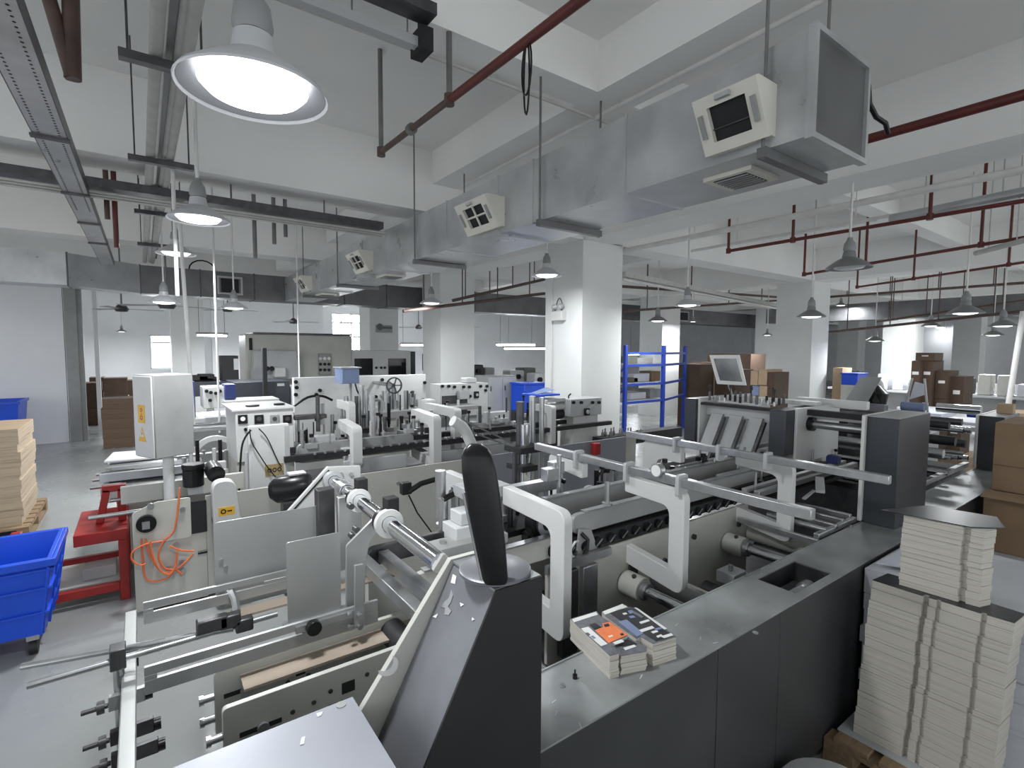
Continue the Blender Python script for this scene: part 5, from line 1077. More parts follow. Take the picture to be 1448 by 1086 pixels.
# rails and carriers of the second machine
def pc(par, p0, p1, y, hpx, mm, th=0.05, name='belt_carrier', r=0.3):
    a, b = Py(*p0, y), Py(*p1, y); h_ = hpx * y / F_PX * 1.0
    z = (a.z + b.z) / 2
    return MB().prism(rpoly(rect(a.x, b.x, z - h_, z), h_ * r, 4), 'y', y, y + th).build(name, mm, par, 0.003)
pc(t, (420, 628), (585, 614), 5.0, 26, 'grey_enamel'); pc(t, (487, 655), (575, 640), 4.7, 20, 'light_enamel', r=0.05); pc(t, (600, 640), (740, 625), 4.9, 22, 'light_enamel', r=0.05)
pc(t, (140, 672), (320, 652), 4.85, 9, 'light_enamel', r=0.05); pc(t, (170, 690), (345, 668), 4.65, 20, 'cream', r=0.05)
pc(t, (625, 672), (700, 655), 4.55, 20, 'light_enamel', r=0.2)
for (y, z) in ((4.75, 0.93), (5.05, 0.95)): MB().box(1.0, 5.1, y, y + 0.06, z - 0.03, z + 0.02).build('belt', 'rubber', t)
for k in range(28): MB().cyl((1.25 + 0.09 * k, 4.735, 0.955), (1.25 + 0.09 * k, 4.75, 0.955), 0.012, 8).build('belt_roller', 'steel', t)
c_arm(t, 1.60, 5.05, 4.62, 0.80, 1.18, 0.09, 0.09, 0.09, slant=0.03); c_arm(t, 2.42, 5.15, 4.62, 0.68, 1.22, 0.10, 0.10, 0.09, slant=0.03)
c_arm(t, 1.75, 5.6, 5.2, 0.85, 1.35, 0.09, 0.09, 0.07, lower=False); c_arm(t, 2.85, 5.7, 4.95, 0.6, 1.24, 0.1, 0.1, 0.09, lower=False); c_arm(t, 4.05, 5.15, 4.72, 0.75, 1.22, 0.09, 0.09, 0.07, lower=False)
MB().tube(pxs(((640, 595), (655, 605), (664, 622), (672, 640)), 4.0), 0.05, 10).build('curved_guard', 'white_enamel', t)
MB().bar(Py(650, 592, 4.5), Py(728, 628, 4.5), 0.015, 0.015).build('thin_rod', 'steel', t); MB().bar(Py(640, 600, 4.6), Py(722, 632, 4.6), 0.015, 0.015).build('thin_rod', 'steel', t)
a = Py(727, 630, 4.5); MB().box(a.x - 0.02, a.x + 0.02, 4.48, 4.52, 0.8, a.z).build('rod_stand', 'light_enamel', t)
# vertical instrument group
for k, (px, y0_, y1_, yy, r, mm) in enumerate(((505, 560, 625, 5.3, 0.02, 'steel_dark'), (512, 545, 625, 5.35, 0.028, 'steel'), (519, 552, 625, 5.3, 0.018, 'steel'), (498, 575, 625, 5.3, 0.02, 'black_plastic'), (527, 560, 622, 5.2, 0.03, 'light_enamel'), (450, 560, 610, 5.1, 0.02, 'steel_dark'), (455, 570, 600, 5.2, 0.03, 'light_enamel'), (484, 568, 620, 5.5, 0.015, 'steel'), (537, 568, 625, 5.4, 0.012, 'steel_dark'), (490, 560, 600, 5.4, 0.024, 'steel'), (550, 570, 600, 5.6, 0.02, 'black_plastic'), (610, 580, 600, 5.4, 0.02, 'steel'), (620, 590, 610, 5.3, 0.025, 'steel_dark'))):
    a, b = Py(px, y0_, yy), Py(px, y1_, yy); MB().cyl((b.x, yy, b.z), (b.x, yy, a.z), r, 12).build('guide_column', mm, t)
MB().tube(pxs(((415, 575), (435, 562), (455, 560), (470, 566)), 5.2), 0.012).build('hose', 'black_plastic', t); MB().tube(pxs(((527, 620), (540, 575), (535, 565), (522, 570)), 5.25), 0.018).build('curved_guide', 'grey_enamel', t)
for (px, py, w, h_, yy, mm) in ((508, 610, 0.26, 0.05, 5.2, 'black_matte'), (440, 590, 0.3, 0.04, 5.1, 'steel_dark'), (460, 625, 0.2, 0.12, 5.05, 'light_enamel'), (575, 615, 0.14, 0.10, 5.4, 'grey_enamel'), (600, 595, 0.3, 0.03, 5.4, 'light_enamel'), (615, 612, 0.16, 0.10, 5.3, 'black_matte'), (650, 620, 0.3, 0.12, 5.2, 'steel_dark'), (668, 600, 0.2, 0.05, 5.5, 'grey_enamel'), (705, 590, 0.35, 0.14, 5.6, 'light_enamel'), (690, 645, 0.16, 0.10, 5.0, 'light_enamel')):
    a = Py(px, py, yy); MB().box(a.x - w / 2, a.x + w / 2, yy, yy + 0.12, a.z - h_ / 2, a.z + h_ / 2).build('mechanism_block', mm, t, 0.006)
rnd = random.Random(5)
for k in range(80):
    px = rnd.uniform(422, 760); yy = rnd.uniform(4.9, 5.75); a = Py(px, 605, yy); z0_ = 0.98 + rnd.uniform(-0.04, 0.1); hh = rnd.uniform(0.05, 0.2)
    o = MB().cyl((a.x, yy, z0_), (a.x, yy, z0_ + hh), rnd.uniform(0.006, 0.02), 10).build('adjust_spindle', rnd.choice(['steel', 'steel_dark', 'black_plastic', 'light_enamel']), t)
    if k % 3 == 0: MB().cyl((a.x, yy, z0_ + hh), (a.x, yy, z0_ + hh + 0.03), 0.022, 12).build('knob', 'black_plastic', o)
    if k % 4 == 1: MB().box(a.x - 0.05, a.x + 0.05, yy - 0.03, yy + 0.03, z0_ - 0.03, z0_ + 0.02).build('clamp_block', rnd.choice(['light_enamel', 'grey_enamel', 'steel']), o, 0.003)
MB().box(1.12, 4.2, 4.9, 5.8, 0.86, 0.90).build('deck', 'steel_dark', t)
# bottles standing in line on the right part
GB = 'small dark spray bottles on the second machine'
for k, px in enumerate((852, 858, 864, 870, 876, 882, 888, 894, 901, 908)):
    a = Py(px, 618, 4.75); hh = 0.10 + 0.03 * ((k * 5) % 4) / 3; r = 0.018 + 0.004 * (k % 3)
    o = MB().lathe((a.x, 4.75 + 0.03 * (k % 2), a.z), [(0, 0), (r, 0), (r, hh * 0.5), (r * 0.45, hh * 0.68), (r * 0.4, hh * 0.9), (r * 0.55, hh * 0.92), (r * 0.5, hh), (0, hh)], 14).build('bottle', 'bottle_grey')
    tag(o, '%s of the dark bottles lined up before the wide column, counted from it' % ('first', 'second', 'third', 'fourth', 'fifth', 'sixth', 'seventh', 'eighth', 'ninth', 'tenth')[k], 'bottle', GB)
a = Py(850, 627, 4.7); b = Py(945, 615, 4.7); MB().box(a.x, b.x + 0.3, 4.68, 4.86, (a.z + b.z) / 2 - 0.06, Py(852, 618, 4.75).z - 0.001).build('bottle_rail', 'black_matte', t)
a = Py(840, 634, 4.4); MB().box(a.x - 0.045, a.x + 0.045, 4.33, 4.40, a.z - 0.07, a.z + 0.07).build('red_bracket', 'red_paint', t, 0.005)
# gauge cabinet and white door of the second machine
t = thing('gauge_cabinet', 'white cabinet with four dark gauges and hanging wires behind the lever shaft', 'cabinet', (0.85, 5.1, 0.5))
a, b = Py(333, 588, 5.1), Py(415, 582, 5.1); gz0, gz1 = Py(333, 655, 5.1).z, 1.34
MB().box(a.x, b.x, 5.1, 5.75, gz0, gz1).build('body', 'white_enamel', t, 0.006); MB().box(a.x, b.x, 5.12, 5.7, 0.5, gz0 - 0.001).build('lower_body', 'cream', t)
MB().box(a.x - 0.03, b.x + 0.01, 5.08, 5.75, gz1, gz1 + 0.015).build('top_sheet', 'white_enamel', t)
for k, px in enumerate((343, 366, 388, 406)):
    c0 = Py(px, 592, 5.1); o = MB().box(c0.x - 0.038, c0.x + 0.038, 5.085, 5.0995, c0.z - 0.045, c0.z + 0.035).build('gauge', 'black_plastic' if k != 2 else 'grey_enamel', t, 0.003)
    MB().cyl((c0.x, 5.08, c0.z), (c0.x, 5.0845, c0.z), 0.02, 16).build('gauge_face', 'print_white' if k == 0 else 'steel_dark', o)
c0 = Py(347, 607, 5.1); MB().cyl((c0.x, 5.08, c0.z), (c0.x, 5.0995, c0.z), 0.014, 14).build('knob', 'black_plastic', t)
for (px, w) in ((357, 0.12), (395, 0.1)): c0 = Py(px, 574, 5.3); MB().cyl((c0.x, 5.3, gz1 + 0.015), (c0.x, 5.3, gz1 + 0.03), w * 0.5, 18).build('top_cap', 'black_plastic', t)
d0, d1 = Py(351, 603, 4.8), Py(412, 735, 4.8)
o = MB().box(d0.x, d1.x, 4.8, 4.86, 0.40, d0.z).build('door_panel', 'white_enamel', t, 0.008)
MB().box(d1.x - 0.04, d1.x, 4.79, 4.7995, 0.45, d0.z - 0.02).build('door_hinge', 'light_enamel', o)
c0 = Py(388, 664, 4.8); q = MB().box(c0.x - 0.075, c0.x + 0.075, 4.796, 4.7995, c0.z - 0.05, c0.z + 0.05).build('warning_label', 'tag_faded', o)
for i in range(3): MB().ring((c0.x - 0.04 + 0.04 * i, 4.793, c0.z), (c0.x - 0.04 + 0.04 * i, 4.7955, c0.z), 0.018, 0.011, 12).build('symbol', 'print_black', q)
MB().tube(pxs(((355, 608), (346, 620), (341, 640), (338, 700)), 4.75), 0.008).build('wire', 'black_plastic', t); MB().tube(pxs(((353, 607), (356, 625), (368, 645), (378, 660), (390, 675)), 4.76), 0.005, 6).build('wire', 'black_plastic', t)
MB().tube(pxs(((366, 606), (378, 620), (392, 650), (398, 660)), 4.77), 0.005, 6).build('wire', 'black_plastic', t)
MB().cyl((0.68, 4.62, 0.6), (0.68, 4.62, 1.05), 0.014, 10).build('riser_pipe', 'light_enamel', t)
t = thing('black_motor', 'round black motor cover with a cream cloth left of the chrome shaft', 'motor', Py(412, 695, 4.1))
c0 = Py(412, 690, 4.1); MB().lathe(c0, [(0, -0.15), (0.06, -0.15), (0.085, -0.12), (0.10, -0.10), (0.10, 0.10), (0.085, 0.14), (0, 0.15)], 26, (0.9, -0.4, 0.1)).build('cover', 'black_plastic', t); MB().box(c0.x - 0.02, c0.x + 0.10, c0.y - 0.05, c0.y + 0.05, c0.z + 0.102, c0.z + 0.115).build('cloth', 'cloth_white', t)
MB().box(c0.x - 0.06, c0.x + 0.06, c0.y, c0.y + 0.1, 0.0, c0.z - 0.12).build('stand', 'steel_dark', t)
# end cabinet with knobs before the wide column
t = thing('gauge_cabinet', 'grey white machine head with four black knobs and a round gauge before the wide column', 'cabinet', (4.5, 4.8, 0.5))
a, b = Py(807, 566, 4.9), Py(851, 566, 4.9); zt2, zb2 = Py(807, 565, 4.9).z, Py(807, 590, 4.9).z
MB().box(a.x, b.x, 4.9, 5.2, zb2, zt2).build('body', 'light_enamel', t, 0.006)
MB().box(a.x + 0.07, b.x - 0.05, 4.92, 5.18, 0.5, zb2 - 0.001).build('lower_body', 'white_enamel', t, 0.004)
for px in (810, 821, 837, 846): c0 = Py(px, 569, 4.9); MB().cyl((c0.x, 4.87, c0.z), (c0.x, 4.8995, c0.z), 0.02, 14).build('knob', 'black_plastic', t)
c0 = Py(829, 582, 4.9); o = MB().box(c0.x - 0.045, c0.x + 0.045, 4.87, 4.8995, c0.z - 0.05, c0.z + 0.05).build('gauge', 'black_plastic', t, 0.01); MB().cyl((c0.x, 4.86, c0.z), (c0.x, 4.8695, c0.z), 0.028, 18).build('gauge_face', 'light_enamel', o)
a2 = Py(770, 563, 5.0); b2 = a.x
MB().box(a2.x, a.x, 5.0, 5.18, zt2 - 0.03, zt2 + 0.01).build('top_cover', 'light_enamel', t); MB().cyl((a2.x, 5.05, zt2 - 0.10), (a.x, 5.05, zt2 - 0.10), 0.045, 18).build('print_roller', 'white_enamel', t); MB().cyl((a2.x, 5.08, zt2 - 0.20), (a.x, 5.08, zt2 - 0.20), 0.07, 18).build('print_roller', 'rubber', t)
MB().box(a2.x, a2.x + 0.04, 4.98, 5.2, 0.6, zt2).build('side_plate', 'white_enamel', t, 0.004); MB().box(a2.x + .04, a.x, 5.15, 5.19, 0.5, zt2 - 0.3).build('back_plate', 'steel_dark', t)
MB().tube([(a.x + 0.1, 5.05, zt2), (a.x + 0.1, 5.05, zt2 + 0.03), (a.x + 0.13, 5.04, zt2 + 0.06)], 0.01).build('hook', 'black_plastic', t)

# feeder of the second machine, left of the cabinet post
t = thing('feeder', 'white trays and steel rods of the second machine left of the post', 'machine', (0.0, 5.8, 0.8))
MB().box(-0.28, 0.4, 6.2, 6.38, 0.78, 0.80).build('tray', 'white_enamel', t, 0.004); MB().prism([(p.x, p.y) for p in (Pz(147, 653, .95), Pz(250, 645, .95), Pz(250, 634, .95), Pz(160, 640, .95))], 'z', 0.94, 0.955).build('tray', 'white_enamel', t, 0.003)
for (p0, p1, yy) in (((127, 690), (172, 684), 5.2), ((131, 679), (178, 672), 5.4), ((136, 671), (190, 662), 5.6), ((125, 733), (200, 720), 4.8), ((156, 708), (200, 704), 5.0), ((155, 655), (330, 635), 5.8)):
    a, b = Py(*p0, yy), Py(*p1, yy); b.z = a.z; MB().cyl(a, b, 0.016, 12).build('side_rod', 'steel', t)
MB().box(-0.3, 0.5, 5.4, 6.4, 0.60, 0.72).build('bed', 'grey_enamel', t); MB().box(-0.2, 0.5, 5.5, 6.3, 0.0, 0.60).build('pedestal', 'cream', t)
MB().box(-0.25, 0.35, 5.6, 5.9, 0.721, 0.80).build('dark_rail', 'slate', t)
for k in range(10):
    x = 0.30 + 0.06 * k; MB().cyl((x, 5.5 + 0.1 * (k % 4), 0.72), (x, 5.5 + 0.1 * (k % 4), 0.9 + 0.06 * (k % 3)), 0.018, 10).build('guide_column', ('steel', 'light_enamel', 'black_plastic')[k % 3], t)
# ================================================================== FARTHER MACHINES
def blk(par, name, x0, x1, y0, y1, z0, z1, mm, bv=0.006): return MB().box(x0, x1, y0, y1, z0, z1).build(name, mm, par, bv)
# long white machine side with handwheel
t = thing('press_machine', 'long white panelled machine with a handwheel and black screws, middle distance left', 'machine', (3, 8.2, 0))
a, b = Py(415, 531, 8.0), Py(602, 532, 8.0)
blk(t, 'side_panel', a.x, b.x, 8.0, 8.1, 0.0, (a.z + b.z) / 2, 'white_enamel'); blk(t, 'body', a.x + 0.05, b.x - 0.05, 8.1, 9.0, 0, 1.3, 'light_enamel')
for (px, py) in ((418, 540), (419, 548), (418, 558), (540, 537), (524, 563), (531, 561), (600, 541), (598, 565), (582, 555), (452, 552), (447, 558)): p = Py(px, py, 8.0); MB().cyl((p.x, 7.97, p.z), (p.x, 7.9995, p.z), 0.028, 12).build('bolt', 'black_plastic', t)
p = Py(557, 545, 7.2); o = MB().ring((p.x, 7.18, p.z), (p.x, 7.2, p.z), 0.125, 0.105, 30).build('handwheel', 'steel_dark', t)
for k in range(5): an = k * 2 * PI / 5; MB().bar((p.x, 7.19, p.z), (p.x + 0.105 * math.cos(an), 7.19, p.z + 0.105 * math.sin(an)), 0.016, 0.016).build('spoke', 'steel_dark', o)
MB().cyl((p.x, 7.21, p.z), (p.x, 7.99, p.z), 0.03, 12).build('wheel_axle', 'steel', t)
for dx in (-0.05, 0.04): MB().cyl((p.x + dx, 7.3, 0.7), (p.x + dx, 7.3, p.z - 0.03), 0.035, 14).build('guide_column', 'steel', t)
rnd = random.Random(9)
for k in range(26):
    px = rnd.uniform(535, 590); p = Py(px, 590, 7.0 + rnd.uniform(0, 0.6)); hh = rnd.uniform(0.06, 0.24)
    MB().cyl((p.x, p.y, 1.0), (p.x, p.y, 1.05 + hh), rnd.uniform(0.01, 0.03), 10).build('adjust_spindle', rnd.choice(['steel', 'black_plastic', 'light_enamel', 'steel_dark']), t)
blk(t, 'deck', 2.4, 3.25, 6.95, 7.8, 0.9, 1.0, 'grey_enamel'); blk(t, 'deck_base', 2.5, 3.2, 7.0, 7.7, 0.0, 0.9, 'cream')
t = thing('dark_cabinet', 'charcoal machine base left of the long white panel', 'cabinet', (1.4, 8.4, 0))
a, b = Py(330, 541, 8.4), Py(410, 541, 8.4); blk(t, 'body', a.x, b.x, 8.4, 9.2, 0, a.z, 'slate'); p = Py(397, 544, 8.4); blk(t, 'name_plate', p.x - 0.05, p.x + 0.05, 8.39, 8.3995, p.z - 0.02, p.z + 0.02, 'light_enamel', 0)
p = Py(374, 492, 8.2); blk(t, 'black_post', p.x - 0.03, p.x + 0.03, 8.2, 8.26, 0.9, p.z, 'black_matte')
t = thing('blue_box', 'blue grey control box on a stem in front of the long white panel', 'control box', Py(485, 545, 7.4))
a, b, c0 = Py(484, 521, 7.4), Py(506, 521, 7.4), Py(465, 521, 7.4)
zb = Py(484, 543, 7.4).z
blk(t, 'box', a.x, b.x + 0.02, 7.4, 7.75, zb, a.z, 'blue_steel'); blk(t, 'cover', a.x - 0.02, b.x + 0.05, 7.38, 7.77, a.z + 0.0005, a.z + 0.015, 'light_enamel', 0.002); MB().cyl((b.x - 0.06, 7.55, 0.9), (b.x - 0.06, 7.55, zb), 0.02, 12).build('stem', 'grey_enamel', t)
MB().tube([(b.x - 0.05, 7.38, zb), (b.x - 0.03, 7.36, zb - 0.1), (b.x + 0.05, 7.36, zb - 0.25)], 0.012).build('cable', 'black_plastic', t)
# left far machine with white trays and deep blue cover
t = thing('trimming_machine', 'small white machine with a deep blue cover behind the control cabinet', 'machine', (0.6, 7.6, 0))
blk(t, 'bed', 0.25, 1.65, 7.2, 7.9, 0.95, 1.05, 'light_enamel'); blk(t, 'pedestal', 0.35, 1.5, 7.3, 7.8, 0, 0.95, 'grey_enamel')
a, b = Py(287, 548, 7.1), Py(322, 548, 7.1); blk(t, 'head', a.x, b.x, 7.1, 7.5, Py(290, 578, 7.1).z, a.z, 'white_enamel')
for px, py in ((292, 553), (298, 555), (305, 556), (297, 566), (311, 553)): p = Py(px, py, 7.1); MB().cyl((p.x, 7.08, p.z), (p.x, 7.0995, p.z), 0.02, 12).build('knob', 'black_plastic', t)
a, b = Py(318, 544, 7.0), Py(334, 564, 7.0); blk(t, 'blue_cover', a.x, b.x, 7.0, 7.3, b.z, a.z, 'blue_deep'); a, b = Py(267, 540, 7.3), Py(277, 590, 7.3); blk(t, 'blue_cover', a.x - .1, b.x, 7.3, 7.6, b.z, a.z, 'blue_deep')
a, b = Py(318, 567, 6.9), Py(395, 567, 6.9); blk(t, 'top_tray', a.x, b.x, 6.9, 7.3, a.z - 0.03, a.z, 'white_enamel'); 
p = Py(290, 600, 6.6); MB().cyl((p.x - 0.2, 6.6, 1.02), (p.x + 0.2, 6.6, 1.02), 0.05, 18).build('chrome_roller', 'chrome', t)
MB().ring((Py(305, 640, 6.2).x, 6.2, 0.75), (Py(305, 640, 6.2).x, 6.26, 0.75), 0.22, 0.17, 26).build('cable_loop', 'white_enamel', t)
# white poles leaning and standing
tag(MB().cyl(Py(251, 272, 6.0), Py(274, 600, 6.6), 0.018, 12).build('slanted_pole', 'pipe_white'), 'slanted white pole rising from the machines to the conduit bundle', 'pole')
p = Py(309, 560, 6.9); tag(MB().cyl((p.x, 6.9, 0.9), (p.x, 6.9, CEIL), 0.012, 12).build('white_pole', 'pipe_white'), 'upright white pole left of the gauge cabinet', 'pole')
p = Py(425, 560, 8.7); tag(MB().cyl((p.x, 8.75, 1.3), (p.x, 8.75, CEIL), 0.012, 12).build('white_pole', 'pipe_white'), 'upright white pole in front of the enclosed press', 'pole')
p = Py(1443, 520, 3.2); a, b = Py(1444, 440, 1.9), Py(1430, 540, 1.95); tag(MB().cyl(Px(1447, 440, 9), Vector((9, Px(1415, 560, 9).y, 0.0)), 0.03, 12).build('slanted_pole', 'pipe_white'), 'slanted white pole near the right edge', 'pole')
# enclosed press at the back
t = thing('enclosed_press', 'large enclosed beige press with two black windows near the back wall', 'machine', (3.5, 12, 0))
YP = 12.0
g = lambda px, py: Py(px, py, YP)
a, b = g(347, 475), g(497, 475); blk(t, 'tall_body', a.x, b.x, YP, YP + 0.9, 0, 2.20, 'cream', 0.03); blk(t, 'roof_edge', a.x + 0.15, b.x, YP - 0.02, YP + 0.9, 2.2005, 2.235, 'steel_dark')
a, b = g(495, 496), g(582, 496); blk(t, 'window_body', a.x + 0.01, b.x, YP + 0.05, YP + 0.9, 0, 1.86, 'white_enamel', 0.02)
for px0, px1 in ((502, 528), (550, 575)): A, B = g(px0, 507), g(px1, 530); blk(t, 'black_window', A.x, B.x, YP + 0.03, YP + 0.0495, B.z, A.z, 'glass_dark', 0.004)
for px in (540, 533, 545): p = g(px, 520); MB().cyl((p.x, YP + 0.03, p.z), (p.x, YP + 0.0495, p.z), 0.03, 12).build('button', 'black_plastic', t)
A, B = g(582, 497), g(590, 530); blk(t, 'end_plate', A.x, B.x, YP + 0.1, YP + 0.9, 0, A.z, 'slate')
A, B = g(352, 495), g(418, 535); MB().prism([(A.x, B.z), (A.x + 0.05, A.z), (B.x - 0.05, A.z), (B.x, B.z)], 'y', YP - 0.4, YP - 0.001).build('feeder_cover', 'light_enamel', t, 0.02)
A, B = g(372, 518), g(396, 535); o = blk(t, 'operator_box', A.x + 0.1, B.x, YP - 0.62, YP - 0.401, B.z + 0.05, A.z, 'white_enamel', 0.03)
for px in (377, 384): p = Py(px, 521, YP - 0.62); MB().cyl((p.x, YP - 0.66, p.z), (p.x, YP - 0.6205, p.z), 0.05, 12).build('knob', 'black_plastic', o)
A, B = g(450, 500), g(468, 530); o = blk(t, 'gauge_panel', A.x, B.x, YP - 0.05, YP - 0.0005, B.z, A.z, 'grey_enamel', 0.01)
for i in range(3):
    for j in range(3): px, py = 453 + 6 * i, 507 + 8 * j; p = Py(px, py, YP - 0.05); MB().cyl((p.x, YP - 0.07, p.z), (p.x, YP - 0.0505, p.z), 0.035, 12).build('gauge', 'black_plastic' if j else 'print_white', o)
A, B = g(352, 478), g(357, 495); blk(t, 'black_slot', A.x, B.x, YP - 0.02, YP - 0.001, B.z, A.z, 'black_matte', 0)
A, B = g(420, 503), g(424, 515); blk(t, 'black_slot', A.x, B.x, YP - 0.02, YP - 0.001, B.z, A.z, 'black_matte', 0)
p = Py(544, 465, 13.33)
t = thing('wall_sign', 'small faded dark sign on the far grey column above the black windows', 'sign', p)
blk(t, 'sign_plate', p.x - 0.25, p.x + 0.22, 13.325, 13.345, p.z - 0.1, p.z + 0.1, 'grey_enamel', 0)
MB().cyl((p.x - 0.14, 13.315, p.z + 0.05), (p.x - 0.14, 13.3245, p.z + 0.05), 0.09, 14).build('emblem', 'steel_dark', t); blk(t, 'lettering', p.x - 0.06, p.x + 0.2, 13.318, 13.3245, p.z - 0.0, p.z + 0.06, 'steel_dark', 0)
# boxes left of the press
t = thing('dark_bin', 'black upright box on the charcoal table left of the enclosed press', 'box', Py(325, 535, 10.5)); a, b = Py(313, 503, 10.5), Py(338, 538, 10.5); blk(t, 'body', a.x, b.x, 10.5, 10.9, b.z, a.z, 'black_matte', 0.01); p = Py(334, 515, 10.5); blk(t, 'paper_tag', p.x - 0.04, p.x + 0.04, 10.48, 10.4995, p.z - 0.1, p.z + 0.1, 'light_enamel', 0)
t = thing('dark_table', 'charcoal table with machine parts behind the trimming machine', 'table', Py(290, 540, 10.4)); a, b = Py(262, 538, 10.4), Py(345, 545, 10.4); zt3 = Py(325, 538, 10.5).z - 0.001; blk(t, 'top', a.x, b.x, 10.3, 11.2, zt3 - 0.25, zt3, 'slate')
for x in (a.x + 0.05, b.x - 0.1):
    for y in (10.35, 11.1): blk(t, 'leg', x, x + 0.05, y, y + 0.05, 0, zt3 - 0.2505, 'slate', 0)
for k, (px, w, h_) in enumerate(((272, 0.5, 0.10), (292, 0.25, 0.12), (300, 0.2, 0.06))): p = Py(px, 530, 10.6); tag(MB().box(p.x - w / 2, p.x + w / 2, 10.6, 10.9, zt3 + 0.001, zt3 + h_).build('machine_part', 'black_matte', None, 0.02), '%s black machine part on the charcoal table' % ('longest', 'tallest', 'smallest')[k], 'machine part')
# middle machines right of the long white panel
t = thing('gluing_machine', 'white machine head with a small gauge beyond the black lever', 'machine', (3.9, 7.0, 0))
a, b = Py(622, 544, 6.6), Py(690, 542, 6.6); zt4 = a.z; blk(t, 'head', a.x, b.x, 6.6, 6.9, 0.9, zt4, 'white_enamel'); blk(t, 'pedestal', a.x + 0.05, b.x - 0.05, 6.65, 6.9, 0, 0.9, 'light_enamel')
for px, py in ((625, 546), (634, 546), (642, 547), (655, 547), (663, 547), (679, 546), (688, 546), (664, 560), (686, 552)): p = Py(px, py, 6.6); MB().cyl((p.x, 6.57, p.z), (p.x, 6.5995, p.z), 0.022, 12).build('knob', 'black_plastic', t)
p = Py(673, 558, 6.6); o = blk(t, 'gauge', p.x - 0.04, p.x + 0.04, 6.57, 6.5995, p.z - 0.05, p.z + 0.05, 'black_plastic'); MB().cyl((p.x, 6.56, p.z), (p.x, 6.5695, p.z), 0.022, 14).build('gauge_face', 'light_enamel', o)
p, q = Py(625, 560, 6.6), Py(660, 585, 6.6); blk(t, 'opening', p.x, q.x, 6.58, 6.5995, q.z, p.z, 'steel_dark', 0); p, q = Py(650, 553, 6.5), Py(664, 564, 6.5); blk(t, 'plate', p.x, q.x, 6.5, 6.5795, q.z, p.z, 'light_enamel')
p = Py(648, 575, 6.4); MB().cyl((p.x, 6.4, 1.1), (p.x, 6.4, p.z + 0.1), 0.02, 10).build('spindle', 'white_enamel', t); blk(t, 'tray', p.x - 0.3, p.x + 0.25, 6.2, 6.58, 1.05, 1.1, 'grey_enamel')
p = Py(665, 540, 6.7); tag(MB().box(p.x - 0.09, p.x + 0.09, 6.65, 6.85, zt4 + 0.001, zt4 + 0.08).build('white_bundle', 'cloth_white', None, 0.02), 'white cloth bundle on top of the white machine head', 'cloth')
blk(t, 'side_bin', Py(603, 600, 6.4).x, Py(618, 600, 6.4).x, 6.4, 6.6, 0.9, Py(610, 565, 6.4).z, 'white_enamel', 0.03)
p, q = Py(606, 572, 6.4), Py(616, 592, 6.4); blk(t, 'bin_window', p.x, q.x, 6.385, 6.3995, q.z, p.z, 'black_plastic')
# far benches with tool heads
t = thing('work_bench', 'grey two door cabinet bench behind the white machine heads', 'cabinet', (5, 9, 0)); a, b = Py(690, 532, 8.6), Py(730, 532, 8.6)
blk(t, 'body', a.x, b.x, 8.6, 9.1, 0, a.z, 'grey_enamel'); 
for x0_, x1_ in ((a.x + 0.01, (a.x + b.x) / 2 - 0.005), ((a.x + b.x) / 2 + 0.005, b.x - 0.01)):
    o = blk(t, 'door', x0_, x1_, 8.585, 8.5995, 0.1, a.z - 0.03, 'light_enamel', 0.003); blk(o, 'handle', x0_ + 0.04, x0_ + 0.055, 8.57, 8.5845, a.z - 0.3, a.z - 0.2, 'steel_dark', 0)
a, b = Py(731, 541, 8.3), Py(760, 562, 8.3); crate('low blue crate beside the grey two door cabinet', a.x, b.x, 8.3, 8.8, 0.6, a.z, ribs=False) if False else None
t = thing('crate', 'low blue crate beside the grey two door cabinet', 'crate', ((a.x + b.x) / 2, 8.5, 0), 'blue plastic crates')
blk(t, 'tub', a.x, b.x, 8.05, 8.5, 0.66, a.z - 0.04, 'blue_plastic', 0.01); blk(t, 'rim', a.x - 0.02, b.x + 0.02, 8.03, 8.52, a.z - 0.0395, a.z, 'blue_plastic', 0.005); blk(t, 'trolley', a.x, b.x, 8.05, 8.5, 0, 0.659, 'steel_dark', 0)
p0, p1 = Py(745, 558, 5.2), Py(778, 556, 5.2)
t = thing('blue_tray', 'blue tray with a folded blue and white sheet on the machine before the wide column', 'tray', ((p0.x + p1.x) / 2, 5.1, p0.z)); blk(t, 'tray', p0.x, p1.x, 5.0, 5.3, p0.z - 0.015, p0.z + 0.01, 'blue_plastic', 0.004)
tag(MB().faces([(p0.x + 0.05, 5.05, p0.z + 0.011), (p0.x + 0.1, 5.25, p0.z + 0.011), (p1.x - 0.03, 5.25, p0.z + 0.075), (p1.x - 0.05, 5.05, p0.z + 0.06), (p0.x + 0.05, 5.05, p0.z + 0.014), (p0.x + 0.1, 5.25, p0.z + 0.014), (p1.x - 0.03, 5.25, p0.z + 0.078), (p1.x - 0.05, 5.05, p0.z + 0.063)], [(0, 1, 2, 3), (4, 5, 6, 7), (0, 1, 5, 4), (1, 2, 6, 5), (2, 3, 7, 6), (3, 0, 4, 7)]).build('folded_sheet', 'blue_steel'), 'pale blue folded sheet tilted up on the blue tray', 'paper')
blk(t, 'tray_stand', p0.x + 0.06, p0.x + 0.12, 5.1, 5.2, 0.9, p0.z - 0.0155, 'light_enamel', 0)
